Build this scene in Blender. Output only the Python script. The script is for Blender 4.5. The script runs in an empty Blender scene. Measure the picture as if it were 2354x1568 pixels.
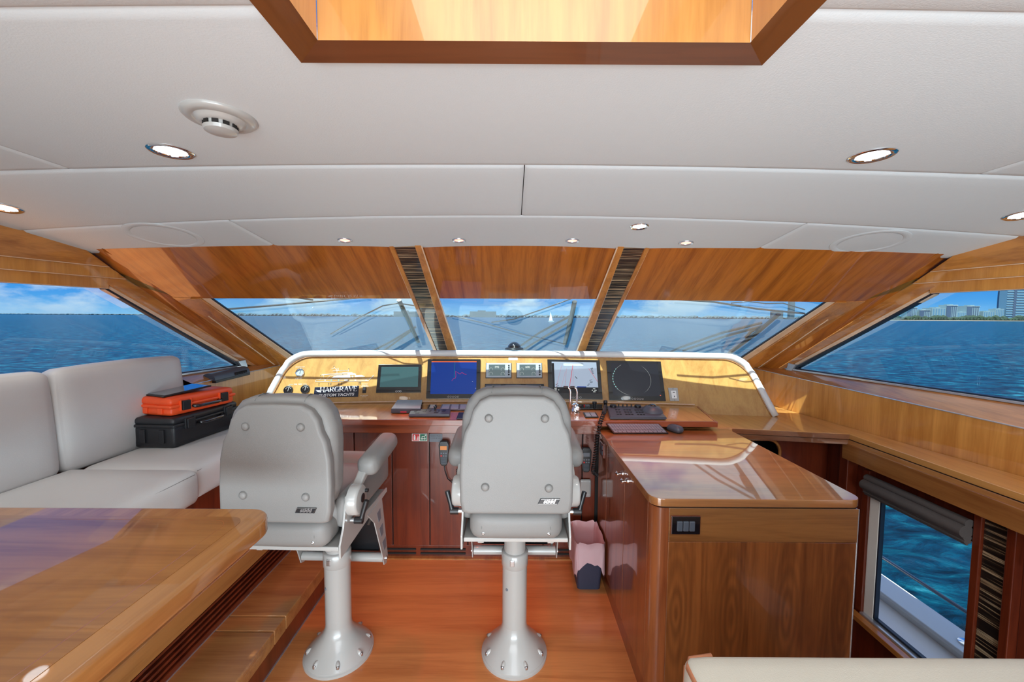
import bpy, bmesh, math, random
from mathutils import Vector, Matrix
random.seed(7)
SC = bpy.context.scene
COL = SC.collection
V = Vector

# ------------------------------------------------------------------ camera
CAM = V((0.0, 0.0, 1.6))
F = 915.0
PITCH, ROLL = math.radians(3.465), math.radians(0.341)
FWD = V((0, math.cos(PITCH), -math.sin(PITCH)))
UP0 = V((0, math.sin(PITCH), math.cos(PITCH)))
RT0 = V((1, 0, 0))
RT = RT0 * math.cos(ROLL) + UP0 * math.sin(ROLL)
UP = UP0 * math.cos(ROLL) - RT0 * math.sin(ROLL)
cam = bpy.data.cameras.new('camera')
cam.sensor_width = 36.0
cam.lens = F / 2354 * 36
cam.clip_start, cam.clip_end = 0.02, 20000
camo = bpy.data.objects.new('camera', cam)
COL.objects.link(camo)
camo.matrix_world = Matrix(((RT.x, UP.x, -FWD.x, CAM.x), (RT.y, UP.y, -FWD.y, CAM.y), (RT.z, UP.z, -FWD.z, CAM.z), (0, 0, 0, 1)))
SC.camera = camo

# ------------------------------------------------------------------ colour management
SC.view_settings.view_transform = 'Standard'
SC.view_settings.look = 'None'
SC.view_settings.gamma = 1
SC.view_settings.use_curve_mapping = False
SC.view_settings.exposure = 0.0
SC.cycles.max_bounces = 10
SC.cycles.transparent_max_bounces = 16
SC.cycles.caustics_reflective = False
SC.cycles.caustics_refractive = False

# ------------------------------------------------------------------ node helper
class NT:
    def __init__(s, tree):
        s.t = tree; s.n = tree.nodes; s.l = tree.links
    def add(s, typ, **kw):
        nd = s.n.new(typ)
        ins = kw.pop('ins', {})
        for k, v in kw.items(): setattr(nd, k, v)
        for k, v in ins.items():
            sock = nd.inputs[k]
            if hasattr(v, 'is_output') or isinstance(v, bpy.types.NodeSocket): s.l.new(v, sock)
            else: sock.default_value = v
        return nd
    def math(s, op, a, b=0.0, c=None):
        nd = s.n.new('ShaderNodeMath'); nd.operation = op
        for i, v in enumerate((a, b) if c is None else (a, b, c)):
            if isinstance(v, bpy.types.NodeSocket): s.l.new(v, nd.inputs[i])
            else: nd.inputs[i].default_value = v
        return nd.outputs[0]
    def ramp(s, fac, stops, interp='LINEAR'):
        nd = s.n.new('ShaderNodeValToRGB'); nd.color_ramp.interpolation = interp
        cr = nd.color_ramp
        while len(cr.elements) < len(stops): cr.elements.new(0.5)
        for e, (p, c) in zip(cr.elements, stops):
            e.position = p; e.color = (c[0], c[1], c[2], 1)
        s.l.new(fac, nd.inputs[0])
        return nd.outputs[0]
    def mix(s, fac, a, b):
        nd = s.n.new('ShaderNodeMix'); nd.data_type = 'RGBA'
        for sock, v in ((nd.inputs[0], fac), (nd.inputs[6], a), (nd.inputs[7], b)):
            if isinstance(v, bpy.types.NodeSocket): s.l.new(v, sock)
            else: sock.default_value = v if not isinstance(v, tuple) else (v[0], v[1], v[2], 1)
        return nd.outputs[2]

# ------------------------------------------------------------------ sky
w = bpy.data.worlds.new('sky'); SC.world = w; w.use_nodes = True
T = NT(w.node_tree); T.n.clear()
tc = T.add('ShaderNodeTexCoord')
sep = T.add('ShaderNodeSeparateXYZ', ins={0: tc.outputs['Generated']})
z = sep.outputs['Z']
skycol = T.ramp(T.math('ADD', z, 0.0), [(0.0, (0.24, 0.56, 0.86)), (0.032, (0.08, 0.38, 0.84)), (0.085, (0.015, 0.22, 0.78)), (1.0, (0.04, 0.20, 0.62))])
mp = T.add('ShaderNodeMapping', ins={0: tc.outputs['Generated'], 'Scale': (1, 1, 2.3), 'Location': (0.42, 0.13, 0.0)})
cn = T.add('ShaderNodeTexNoise', ins={0: mp.outputs[0], 'Scale': 5.0, 'Detail': 9.0, 'Roughness': 0.56})
cov = T.ramp(z, [(0.0, (0.52,) * 3), (0.05, (0.485,) * 3), (0.12, (0.47,) * 3), (0.3, (0.52,) * 3)])
cl = T.math('SUBTRACT', cn.outputs[0], T.math('SUBTRACT', 1.0, cov))
cl = T.math('MULTIPLY', cl, 11.0)
cl = T.ramp(cl, [(0.0, (0, 0, 0)), (1.0, (1, 1, 1))])
shade = T.ramp(T.math('MULTIPLY', z, 10.0), [(0.0, (0.36, 0.60, 0.84)), (0.7, (0.92, 0.95, 1.0))])
col = T.mix(cl, skycol, shade)
bg = T.add('ShaderNodeBackground', ins={0: col, 1: 1.0})
T.l.new(bg.outputs[0], T.add('ShaderNodeOutputWorld').inputs[0])

# ------------------------------------------------------------------ sun
sd = bpy.data.lights.new('sun', 'SUN'); sd.energy = 13.0; sd.angle = math.radians(0.6); sd.color = (1.0, 0.95, 0.86)
so = bpy.data.objects.new('sun', sd); COL.objects.link(so)
so.rotation_euler = V((0.23, 0.40, -1.0)).to_track_quat('-Z', 'Y').to_euler()
so.location = (0, 0, 30)

# ------------------------------------------------------------------ large unseen fill lights added aft of the camera
def area(name, loc, direc, sx, sy, power, col=(1, 1, 1)):
    l = bpy.data.lights.new(name, 'AREA'); l.shape = 'RECTANGLE'; l.size = sx; l.size_y = sy; l.energy = power; l.color = col
    o = bpy.data.objects.new(name, l); COL.objects.link(o); o.location = loc
    o.rotation_euler = V(direc).to_track_quat('-Z', 'Y').to_euler()
    return o
area('aft_fill', (0.0, -3.3, 1.1), (0, 1, 0.05), 3.6, 1.7, 62, (0.80, 0.93, 1.0))  # added fill standing in for daylight from unseen aft doors
area('upward_fill', (0.0, -1.7, 0.45), (0, 1.6, 1), 3.2, 1.0, 152, (0.74, 0.91, 1.0))  # added fill aimed forward and up to brighten the ceiling
area('overhead_fill', (0.0, -1.0, 2.05), (0, 0.25, -1), 2.6, 1.2, 48, (0.92, 0.97, 1.0))  # added fill shining down from behind the camera

# ------------------------------------------------------------------ pixel -> world (2354 x 1568 frame)
def ray(x, y):
    return RT * ((x - 1177) / F) + UP * ((784 - y) / F) + FWD
def atD(x, y, D):
    d = ray(x, y); return CAM + d * (D / d.y)
def atZ(x, y, Z):
    d = ray(x, y); return CAM + d * ((Z - CAM.z) / d.z)
def atX(x, y, X):
    d = ray(x, y); return CAM + d * ((X - CAM.x) / d.x)
def onplane(x, y, p0, n):
    d = ray(x, y); return CAM + d * ((p0 - CAM).dot(n) / d.dot(n))

# ------------------------------------------------------------------ object helpers
def tag(o, label, cat, group=None):
    o['label'] = label; o['category'] = cat
    if group: o['group'] = group
    return o
def struct(o):
    o['kind'] = 'structure'; return o
def stuff(o):
    o['kind'] = 'stuff'; return o
def empty(name, loc=(0, 0, 0)):
    o = bpy.data.objects.new(name, None); COL.objects.link(o); o.location = loc; o.empty_display_size = 0.05
    return o
def thing(name, label, cat, loc=(0, 0, 0), group=None):
    return tag(empty(name, loc), label, cat, group)
WORLD = {}
def wloc(o):
    return WORLD.get(o.name, V(o.location)) if o else V((0, 0, 0))
def mesh_obj(name, bm, mat, parent=None, smooth=None, origin=None):
    """bm is in world coordinates; the object gets its parent's world position as origin"""
    base = wloc(parent) if parent else (V(origin) if origin is not None else V((0, 0, 0)))
    if base.length > 0: bmesh.ops.translate(bm, vec=-base, verts=bm.verts)
    if smooth is not None:
        for f in bm.faces: f.smooth = True
    me = bpy.data.meshes.new(name); bm.to_mesh(me); bm.free()
    if smooth is not None and smooth < 179: me.set_sharp_from_angle(angle=math.radians(smooth))
    if mat: me.materials.append(mat)
    o = bpy.data.objects.new(name, me); COL.objects.link(o)
    if parent:
        o.parent = parent; WORLD[o.name] = base
    else:
        o.location = base; WORLD[o.name] = base
    return o
def wn(o):
    m = o.modifiers.new('weighted', 'WEIGHTED_NORMAL'); m.keep_sharp = True; return o

def bm_new(): return bmesh.new()
def add_mesh(bm, verts, faces):
    vs = [bm.verts.new(v) for v in verts]
    for f in faces:
        try: bm.faces.new([vs[i] for i in f])
        except ValueError: pass
    return vs
def frame(n, up=V((0, 0, 1))):
    n = n.normalized(); r = up.cross(n)
    if r.length < 1e-5: r = V((1, 0, 0))
    r.normalize(); u = n.cross(r).normalized()
    return r, u, n
def add_box(bm, c, s, R=None, bev=0, seg=2):
    """centre, full size, optional 3x3 matrix"""
    t = bmesh.new(); bmesh.ops.create_cube(t, size=1.0)
    for v in t.verts: v.co = V((v.co.x * s[0], v.co.y * s[1], v.co.z * s[2]))
    if bev > 0: bmesh.ops.bevel(t, geom=list(t.edges), offset=min(bev, 0.49 * min(s)), segments=seg, profile=0.5, affect='EDGES')
    M = (R.to_4x4() if R else Matrix.Identity(4)); M.translation = V(c)
    t.transform(M); merge(bm, t); return bm
def merge(bm, t):
    me = bpy.data.meshes.new('tmp'); t.to_mesh(me); t.free(); bm.from_mesh(me); bpy.data.meshes.remove(me)
def box2(bm, lo, hi, bev=0, seg=2):
    lo, hi = V(lo), V(hi); return add_box(bm, (lo + hi) / 2, hi - lo, None, bev, seg)
def add_prism(bm, poly, off, bev=0, seg=2):
    """closed polygon (list of Vectors) extruded by vector off"""
    t = bmesh.new(); n = len(poly); off = V(off)
    a = [t.verts.new(p) for p in poly]; b = [t.verts.new(V(p) + off) for p in poly]
    t.faces.new(a); t.faces.new(b[::-1])
    for i in range(n): t.faces.new((a[i], b[i], b[(i + 1) % n], a[(i + 1) % n]))
    bmesh.ops.recalc_face_normals(t, faces=t.faces)
    if bev > 0: bmesh.ops.bevel(t, geom=list(t.edges), offset=bev, segments=seg, profile=0.5, affect='EDGES')
    merge(bm, t); return bm
def add_tube(bm, pts, r, n=12, cap=True, closed=False):
    pts = [V(p) for p in pts]; m = len(pts); rings = []
    rs = r if isinstance(r, list) else [r] * m
    prev = None
    for i, p in enumerate(pts):
        if closed: t = pts[(i + 1) % m] - pts[i - 1]
        else: t = pts[min(i + 1, m - 1)] - pts[max(i - 1, 0)]
        t.normalize()
        if prev is None:
            a = V((0, 0, 1)) if abs(t.z) < 0.9 else V((1, 0, 0))
            x = t.cross(a).normalized()
        else:
            x = (prev - t * prev.dot(t)).normalized()
        prev = x; y = t.cross(x)
        rr = rs[i]
        rx, ry = rr if isinstance(rr, tuple) else (rr, rr)
        rings.append([bm.verts.new(p + x * math.cos(2 * math.pi * k / n) * rx + y * math.sin(2 * math.pi * k / n) * ry) for k in range(n)])
    for i in range(m if closed else m - 1):
        A, B = rings[i], rings[(i + 1) % m]
        for k in range(n): bm.faces.new((A[k], A[(k + 1) % n], B[(k + 1) % n], B[k]))
    if cap and not closed:
        bm.faces.new(rings[0][::-1]); bm.faces.new(rings[-1])
    return bm
def add_lathe(bm, prof, c=(0, 0, 0), axis=V((0, 0, 1)), n=32):
    """prof: list of (radius, height) along axis"""
    r_, u_, n_ = frame(V(axis), V((0, 1, 0)) if abs(V(axis).normalized().y) < 0.9 else V((0, 0, 1)))
    c = V(c); rings = []
    for (r, h) in prof:
        if r < 1e-6: rings.append([bm.verts.new(c + n_ * h)])
        else: rings.append([bm.verts.new(c + n_ * h + (r_ * math.cos(2 * math.pi * k / n) + u_ * math.sin(2 * math.pi * k / n)) * r) for k in range(n)])
    for A, B in zip(rings, rings[1:]):
        for k in range(n):
            k2 = (k + 1) % n
            if len(A) == 1 and len(B) > 1: bm.faces.new((A[0], B[k2], B[k]))
            elif len(B) == 1 and len(A) > 1: bm.faces.new((A[k], A[k2], B[0]))
            elif len(A) > 1: bm.faces.new((A[k], A[k2], B[k2], B[k]))
    bmesh.ops.recalc_face_normals(bm, faces=bm.faces)
    return bm
def puff(size, r, amt=0.012, div=10, c=(0, 0, 0), R=None):
    """upholstered block: rounded box with slightly crowned faces"""
    bm = bmesh.new(); bmesh.ops.create_cube(bm, size=2.0)
    bmesh.ops.subdivide_edges(bm, edges=list(bm.edges), cuts=div, use_grid_fill=True)
    h = V(size) / 2; r = min(r, 0.98 * min(h))
    for v in bm.verts:
        q = V([max(-1, min(1, t)) for t in v.co])
        p = V((math.sin(q.x * math.pi / 2) * h.x, math.sin(q.y * math.pi / 2) * h.y, math.sin(q.z * math.pi / 2) * h.z))
        inner = V((max(-h.x + r, min(h.x - r, p.x)), max(-h.y + r, min(h.y - r, p.y)), max(-h.z + r, min(h.z - r, p.z))))
        d = p - inner
        if d.length > 1e-9: p = inner + d.normalized() * r
        e = V((p.x / h.x, p.y / h.y, p.z / h.z))
        ax = max(range(3), key=lambda i: abs(q[i]))
        o1, o2 = [i for i in range(3) if i != ax]
        k = amt * (1 - e[o1] ** 2) * (1 - e[o2] ** 2) * (1 if q[ax] > 0 else -1) * (abs(q[ax]) > 0.99)
        p[ax] += k
        v.co = p
    M = (R.to_4x4() if R else Matrix.Identity(4)); M.translation = V(c)
    bm.transform(M)
    return bm
def add_text(body, size, loc, right, up, mat, name, parent, depth=0.0006, align='CENTER', shear=0.0, sx=1.0, spacing=1.0, bold=0.0):
    cu = bpy.data.curves.new('txt', 'FONT'); cu.body = body; cu.size = size; cu.align_x = align; cu.align_y = 'CENTER'
    cu.extrude = depth; cu.shear = shear; cu.space_character = spacing; cu.offset = bold; cu.resolution_u = 4
    to = bpy.data.objects.new('txt', cu); COL.objects.link(to)
    bpy.context.view_layer.update()
    me = bpy.data.meshes.new_from_object(to.evaluated_get(bpy.context.evaluated_depsgraph_get()))
    bpy.data.objects.remove(to); bpy.data.curves.remove(cu)
    n = right.cross(up).normalized(); loc = V(loc)
    base = wloc(parent)
    for v in me.vertices: v.co = loc + right * (v.co.x * sx) + up * v.co.y + n * (v.co.z + depth) - base
    me.name = name; me.materials.clear(); me.materials.append(mat)
    o = bpy.data.objects.new(name, me); COL.objects.link(o)
    if parent: o.parent = parent; WORLD[o.name] = base
    return o
def copy_tree(o, parent=None):
    c = o.copy(); COL.objects.link(c)
    if parent: c.parent = parent
    for ch in list(o.children): copy_tree(ch, c)
    return c
# ------------------------------------------------------------------ materials
def new_mat(name):
    m = bpy.data.materials.new(name); m.use_nodes = True
    t = NT(m.node_tree); b = t.n['Principled BSDF']
    return m, t, b
def lin(r, g, b):
    f = lambda c: (c / 255 / 12.92) if c <= 10 else ((c / 255 + 0.055) / 1.055) ** 2.4
    return (f(r), f(g), f(b))
def plain(name, rgb, rough=0.5, metal=0.0, coat=0.0, bump=0.0, bscale=200.0, var=0.04, spec=0.5):
    m, t, b = new_mat(name)
    tcn = t.add('ShaderNodeTexCoord')
    nz = t.add('ShaderNodeTexNoise', ins={0: tcn.outputs['Object'], 'Scale': bscale * 0.15, 'Detail': 3.0})
    c = t.mix(nz.outputs[0], tuple(max(0, x * (1 - var)) for x in rgb), tuple(x * (1 + var) for x in rgb))
    t.l.new(c, b.inputs['Base Color'])
    b.inputs['Roughness'].default_value = rough; b.inputs['Metallic'].default_value = metal
    b.inputs['Coat Weight'].default_value = coat; b.inputs['Coat Roughness'].default_value = 0.03
    b.inputs['Specular IOR Level'].default_value = spec
    if bump > 0:
        n2 = t.add('ShaderNodeTexNoise', ins={0: tcn.outputs['Object'], 'Scale': bscale, 'Detail': 4.0})
        bp = t.add('ShaderNodeBump', ins={'Strength': bump, 'Distance': 0.002, 'Height': n2.outputs[0]})
        t.l.new(bp.outputs[0], b.inputs['Normal'])
    return m
def wood(name, light, dark, grain='X', coat=1.0, rough=0.35, scale=1.0, figure=0.5, crough=0.03, rot=(0, 0, 0), cspec=1.5):
    """varnished veneer; grain runs along the given axis"""
    m, t, b = new_mat(name)
    tcn = t.add('ShaderNodeTexCoord')
    mp0 = t.add('ShaderNodeMapping', ins={0: tcn.outputs['Object'], 'Rotation': rot})
    s = {'X': (0.9, 14, 14), 'Y': (14, 0.9, 14), 'Z': (14, 14, 0.9)}[grain]
    mp1 = t.add('ShaderNodeMapping', ins={0: mp0.outputs[0], 'Scale': tuple(q * scale for q in s)})
    n1 = t.add('ShaderNodeTexNoise', ins={0: mp1.outputs[0], 'Scale': 1.0, 'Detail': 5.0, 'Roughness': 0.62, 'Distortion': figure})
    s2 = tuple(q * scale * 9 for q in s)
    mp2 = t.add('ShaderNodeMapping', ins={0: mp0.outputs[0], 'Scale': s2})
    n2 = t.add('ShaderNodeTexNoise', ins={0: mp2.outputs[0], 'Scale': 1.0, 'Detail': 2.0})
    mx = t.math('ADD', t.math('MULTIPLY', n1.outputs[0], 0.8), t.math('MULTIPLY', n2.outputs[0], 0.2))
    mid = tuple((a * 0.6 + c * 0.4) for a, c in zip(light, dark))
    c = t.ramp(mx, [(0.33, dark), (0.47, mid), (0.56, light), (0.72, tuple(x * 1.12 for x in light))])
    t.l.new(c, b.inputs['Base Color'])
    b.inputs['Roughness'].default_value = rough
    b.inputs['Coat Weight'].default_value = coat; b.inputs['Coat Roughness'].default_value = crough; b.inputs['Coat IOR'].default_value = cspec
    return m
def macassar(name, axis='Y'):
    """ebony veneer: black with thin pale streaks running across"""
    m, t, b = new_mat(name)
    tcn = t.add('ShaderNodeTexCoord')
    s = {'Y': (1.2, 70, 70), 'Z': (1.2, 1.2, 60)}[axis]
    mp1 = t.add('ShaderNodeMapping', ins={0: tcn.outputs['Object'], 'Scale': s})
    n1 = t.add('ShaderNodeTexNoise', ins={0: mp1.outputs[0], 'Scale': 1.0, 'Detail': 3.0, 'Roughness': 0.75})
    c = t.ramp(n1.outputs[0], [(0.40, (0.008, 0.007, 0.007)), (0.52, (0.02, 0.014, 0.01)), (0.57, (0.30, 0.20, 0.11)), (0.62, (0.52, 0.40, 0.25)), (0.66, (0.03, 0.02, 0.014))])
    t.l.new(c, b.inputs['Base Color'])
    b.inputs['Roughness'].default_value = 0.3; b.inputs['Coat Weight'].default_value = 1.0; b.inputs['Coat Roughness'].default_value = 0.03
    return m
def emit(name, rgb, s=1.0):
    m, t, b = new_mat(name)
    b.inputs['Base Color'].default_value = (rgb[0] * 0.2, rgb[1] * 0.2, rgb[2] * 0.2, 1)
    b.inputs['Emission Color'].default_value = (*rgb, 1); b.inputs['Emission Strength'].default_value = s
    b.inputs['Roughness'].default_value = 0.15
    return m
def glass(name, tint, haze=0.0, refl=1.0, hazecol=(0.8, 0.85, 0.88)):
    m, t, b = new_mat(name); t.n.remove(b)
    tr = t.add('ShaderNodeBsdfTransparent', ins={0: (*tint, 1)})
    gl = t.add('ShaderNodeBsdfGlossy', ins={0: (1, 1, 1, 1), 'Roughness': 0.0})
    geo = t.add('ShaderNodeNewGeometry')
    ior = t.math('ADD', 1.5, t.math('MULTIPLY', geo.outputs['Backfacing'], 1 / 1.5 - 1.5))   # same reflectance from both faces of a thin pane
    fr = t.add('ShaderNodeFresnel', ins={'IOR': ior})
    mx = t.add('ShaderNodeMixShader', ins={0: t.math('MULTIPLY', fr.outputs[0], refl), 1: tr.outputs[0], 2: gl.outputs[0]})
    out = mx.outputs[0]
    if haze > 0:
        tcn = t.add('ShaderNodeTexCoord')
        nz = t.add('ShaderNodeTexNoise', ins={0: tcn.outputs['Object'], 'Scale': 1.3, 'Detail': 5.0})
        df = t.add('ShaderNodeBsdfTranslucent', ins={0: (*hazecol, 1)})
        m2 = t.add('ShaderNodeMixShader', ins={0: t.math('MULTIPLY', nz.outputs[0], haze * 2), 1: out, 2: df.outputs[0]})
        out = m2.outputs[0]
    t.l.new(out, t.n['Material Output'].inputs[0])
    return m
def leather(name, rgb, rough=0.45):
    m, t, b = new_mat(name)
    tcn = t.add('ShaderNodeTexCoord')
    vo = t.add('ShaderNodeTexVoronoi', ins={0: tcn.outputs['Object'], 'Scale': 420.0})
    nz = t.add('ShaderNodeTexNoise', ins={0: tcn.outputs['Object'], 'Scale': 6.0, 'Detail': 3.0})
    c = t.mix(nz.outputs[0], tuple(x * 0.96 for x in rgb), tuple(x * 1.03 for x in rgb))
    t.l.new(c, b.inputs['Base Color'])
    h = t.math('ADD', t.math('MULTIPLY', vo.outputs[0], 0.4), t.math('MULTIPLY', nz.outputs[0], 1.2))
    bp = t.add('ShaderNodeBump', ins={'Strength': 0.18, 'Distance': 0.004, 'Height': h})
    t.l.new(bp.outputs[0], b.inputs['Normal'])
    b.inputs['Roughness'].default_value = rough; b.inputs['Specular IOR Level'].default_value = 0.35
    return m

M = {}
M['header'] = wood('wood_header', (0.42, 0.125, 0.014), (0.21, 0.05, 0.005), 'Y', cspec=1.65, rot=(math.radians(32), 0, 0), scale=1.3)
M['trim'] = wood('wood_trim', (0.52, 0.205, 0.042), (0.29, 0.095, 0.017), 'Y')
M['trim_x'] = wood('wood_trim_x', (0.44, 0.18, 0.04), (0.24, 0.08, 0.015), 'X')
M['dash'] = wood('wood_dash', (0.52, 0.29, 0.08), (0.40, 0.19, 0.045), 'Z', figure=0.8)
M['cab'] = wood('wood_cabinet', (0.155, 0.024, 0.007), (0.08, 0.010, 0.003), 'Z', scale=1.3, cspec=1.38)
M['cabx'] = wood('wood_cabinet_x', (0.29, 0.062, 0.018), (0.16, 0.03, 0.008), 'X', scale=1.3)
M['pen'] = wood('wood_peninsula', (0.25, 0.082, 0.020), (0.11, 0.03, 0.007), 'Z', scale=0.8, figure=1.6)
# book-matched cathedral figure on the peninsula end panel
_m = M['pen']; _t = NT(_m.node_tree); _b = _t.n['Principled BSDF']
_old = _b.inputs['Base Color'].links[0].from_socket
_tc = _t.add('ShaderNodeTexCoord'); _s = _t.add('ShaderNodeSeparateXYZ', ins={0: _tc.outputs['Object']})
_u = _t.math('PINGPONG', _t.math('ADD', _s.outputs['X'], 2.06), 0.11)
_nz = _t.add('ShaderNodeTexNoise', ins={0: _tc.outputs['Object'], 'Scale': 3.0, 'Detail': 2.0})
_v = _t.math('MULTIPLY', _t.math('SUBTRACT', _s.outputs['Z'], 0.42), 0.20)
_r = _t.math('SQRT', _t.math('ADD', _t.math('MULTIPLY', _u, _u), _t.math('MULTIPLY', _v, _v)))
_w = _t.math('SINE', _t.math('ADD', _t.math('MULTIPLY', _r, 330.0), _t.math('MULTIPLY', _nz.outputs[0], 14.0)))
_f = _t.math('MULTIPLY', _t.math('MULTIPLY_ADD', _w, 0.5, 0.5), _t.math('SUBTRACT', 0.6, _t.math('MULTIPLY', _r, 6.0)))
_f.node.use_clamp = True
_c = _t.mix(_f, _old, (0.075, 0.022, 0.006))
_t.l.new(_c, _b.inputs['Base Color'])
M['penx'] = wood('wood_peninsula_band', (0.25, 0.105, 0.03), (0.13, 0.045, 0.012), 'X', figure=0.8)
M['penside'] = wood('wood_peninsula_side', (0.26, 0.075, 0.022), (0.14, 0.032, 0.009), 'Z', scale=1.2)
M['top'] = wood('wood_worktop', (0.36, 0.15, 0.045), (0.23, 0.085, 0.022), 'X', scale=1.2, cspec=2.1)
M['topy'] = wood('wood_counter', (0.60, 0.285, 0.080), (0.44, 0.185, 0.043), 'Y', scale=1.2)
M['panel'] = wood('wood_side_panel', (0.62, 0.28, 0.064), (0.44, 0.17, 0.032), 'Z', figure=0.9)
M['valance'] = wood('wood_valance', (0.40, 0.165, 0.045), (0.25, 0.085, 0.02), 'Y')
M['fascia'] = wood('wood_fascia_y', (0.55, 0.25, 0.08), (0.38, 0.145, 0.04), 'Y')
M['fasciax'] = wood('wood_fascia_x', (0.25, 0.09, 0.03), (0.15, 0.045, 0.014), 'X')
M['floor'] = wood('wood_floor', (0.62, 0.245, 0.078), (0.46, 0.155, 0.044), 'X', coat=0.6, crough=0.12, figure=0.8)
M['step'] = wood('wood_step', (0.42, 0.19, 0.06), (0.25, 0.085, 0.025), 'X', coat=0.8, crough=0.08)
M['table'] = wood('wood_table', (0.36, 0.155, 0.038), (0.20, 0.072, 0.016), 'X', scale=0.75, figure=1.0, crough=0.02)
M['tabley'] = wood('wood_table_edge', (0.42, 0.19, 0.055), (0.22, 0.075, 0.018), 'Y', scale=0.8)
M['tablein'] = wood('wood_table_inlay', (0.47, 0.22, 0.065), (0.32, 0.13, 0.035), 'Y', scale=0.8)
M['skylight'] = wood('wood_skylight', (0.52, 0.235, 0.055), (0.36, 0.14, 0.03), 'Z', figure=0.8)
M['skytrim'] = wood('wood_skylight_trim', (0.085, 0.022, 0.007), (0.045, 0.010, 0.003), 'X')
M['skytrimy'] = wood('wood_skylight_trim_y', (0.15, 0.05, 0.011), (0.08, 0.022, 0.006), 'Y')
M['macY'] = macassar('ebony_mullion', 'Y'); M['macZ'] = macassar('ebony_panel', 'Z')
M['pale'] = wood('pale_frame', (0.75, 0.54, 0.38), (0.62, 0.42, 0.27), 'Y', coat=0.5)
M['ceil'] = plain('ceiling_vinyl', (0.625, 0.668, 0.69), 0.55, bump=0.25, bscale=260, var=0.015)
M['leather'] = leather('grey_leather', (0.225, 0.218, 0.210))
M['seam'] = plain('seam_thread', (0.16, 0.156, 0.15), 0.6)
M['sofa'] = leather('sofa_leather', (0.61, 0.61, 0.605))
M['white'] = plain('white_paint', (0.42, 0.415, 0.40), 0.28, coat=0.5, var=0.01)
M['cap'] = leather('cap_vinyl', (0.70, 0.705, 0.70), 0.4)
M['capgrey'] = leather('cap_side_vinyl', (0.62, 0.63, 0.65), 0.4)
M['deckgrey'] = plain('dash_top', (0.42, 0.42, 0.43), 0.6)
M['black'] = plain('black_plastic', (0.012, 0.012, 0.014), 0.35)
M['blackgloss'] = plain('black_gloss', (0.006, 0.006, 0.008), 0.08, coat=1.0)
M['gap'] = plain('dark_gap', (0.010, 0.007, 0.006), 0.7)
M['darkgrey'] = plain('dark_grey_plastic', (0.065, 0.08, 0.105), 0.4)
M['midgrey'] = plain('mid_grey', (0.16, 0.18, 0.21), 0.4)
M['key'] = plain('keys', (0.17, 0.21, 0.26), 0.45)
M['chrome'] = plain('chrome', (0.85, 0.86, 0.88), 0.06, metal=1.0, var=0.0)
M['steel'] = plain('brushed_steel', (0.6, 0.62, 0.64), 0.3, metal=1.0)
M['silver'] = plain('silver_plastic', (0.42, 0.51, 0.58), 0.3, metal=0.1)
M['orange'] = plain('orange_plastic', (0.80, 0.085, 0.018), 0.42, bump=0.1, bscale=300)
M['caseblack'] = plain('case_black', (0.014, 0.015, 0.018), 0.4, bump=0.3, bscale=400)
M['bin'] = plain('bin_plastic', (0.028, 0.035, 0.065), 0.5, bump=0.5, bscale=300)
M['liner'] = plain('bin_liner', (0.62, 0.42, 0.45), 0.35, bump=0.6, bscale=25)
M['print'] = plain('white_print', (0.86, 0.86, 0.84), 0.5, var=0)
M['red'] = plain('red_print', (0.62, 0.02, 0.02), 0.4); M['green'] = plain('green_print', (0.01, 0.16, 0.08), 0.4)
M['navy'] = plain('badge_navy', (0.006, 0.010, 0.03), 0.25, coat=0.5)
M['blind'] = plain('blind_fabric', (0.10, 0.085, 0.08), 0.8, bump=0.5, bscale=500)
M['cream'] = plain('cream_gelcoat', (0.88, 0.82, 0.75), 0.3, var=0.01)
M['creamtop'] = plain('white_gelcoat', (0.76, 0.77, 0.74), 0.25, var=0.01)
M['gasket'] = plain('window_gasket', (0.012, 0.02, 0.035), 0.4)
M['alu'] = plain('window_aluminium', (0.55, 0.60, 0.66), 0.25, metal=0.7)
M['glass_side'] = glass('side_glass', (0.90, 0.97, 1.0), 0.0, 0.5)
M['glass_front'] = glass('windscreen_glass', (0.66, 0.85, 0.90), 0.055, 0.9, (0.72, 0.86, 0.92))
M['settee'] = leather('cream_settee', (0.60, 0.56, 0.47), 0.5)
M['piping'] = plain('orange_piping', (0.45, 0.17, 0.08), 0.5)
M['scrteal'] = emit('screen_teal', (0.05, 0.12, 0.13), 0.9)
M['scrblue'] = emit('screen_blue', (0.0, 0.035, 0.26), 0.9)
M['scrchart'] = emit('screen_chart', (0.36, 0.44, 0.56), 0.9)
M['scrdark'] = emit('screen_dark', (0.02, 0.022, 0.03), 1.0)
M['scrlcd'] = emit('screen_lcd', (0.12, 0.17, 0.18), 0.9)
M['lred'] = emit('line_red', (0.65, 0.02, 0.04), 0.9); M['lorange'] = emit('line_orange', (0.9, 0.16, 0.05), 0.9)
M['lgreen'] = emit('line_green', (0.0, 0.3, 0.2), 0.8); M['ldot'] = emit('dot_teal', (0.25, 0.8, 0.72), 0.9)
M['lwhite'] = emit('line_white', (0.8, 0.85, 0.8), 0.8); M['lblack'] = emit('line_black', (0.01, 0.01, 0.015), 0.5)
M['lamp'] = emit('lamp_white', (1.0, 1.0, 1.0), 6.0)
M['lampred'] = emit('lamp_red', (1.0, 0.36, 0.26), 2.2)
M['ambs'] = emit('amber_screen', (0.7, 0.22, 0.02), 0.7)
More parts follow.
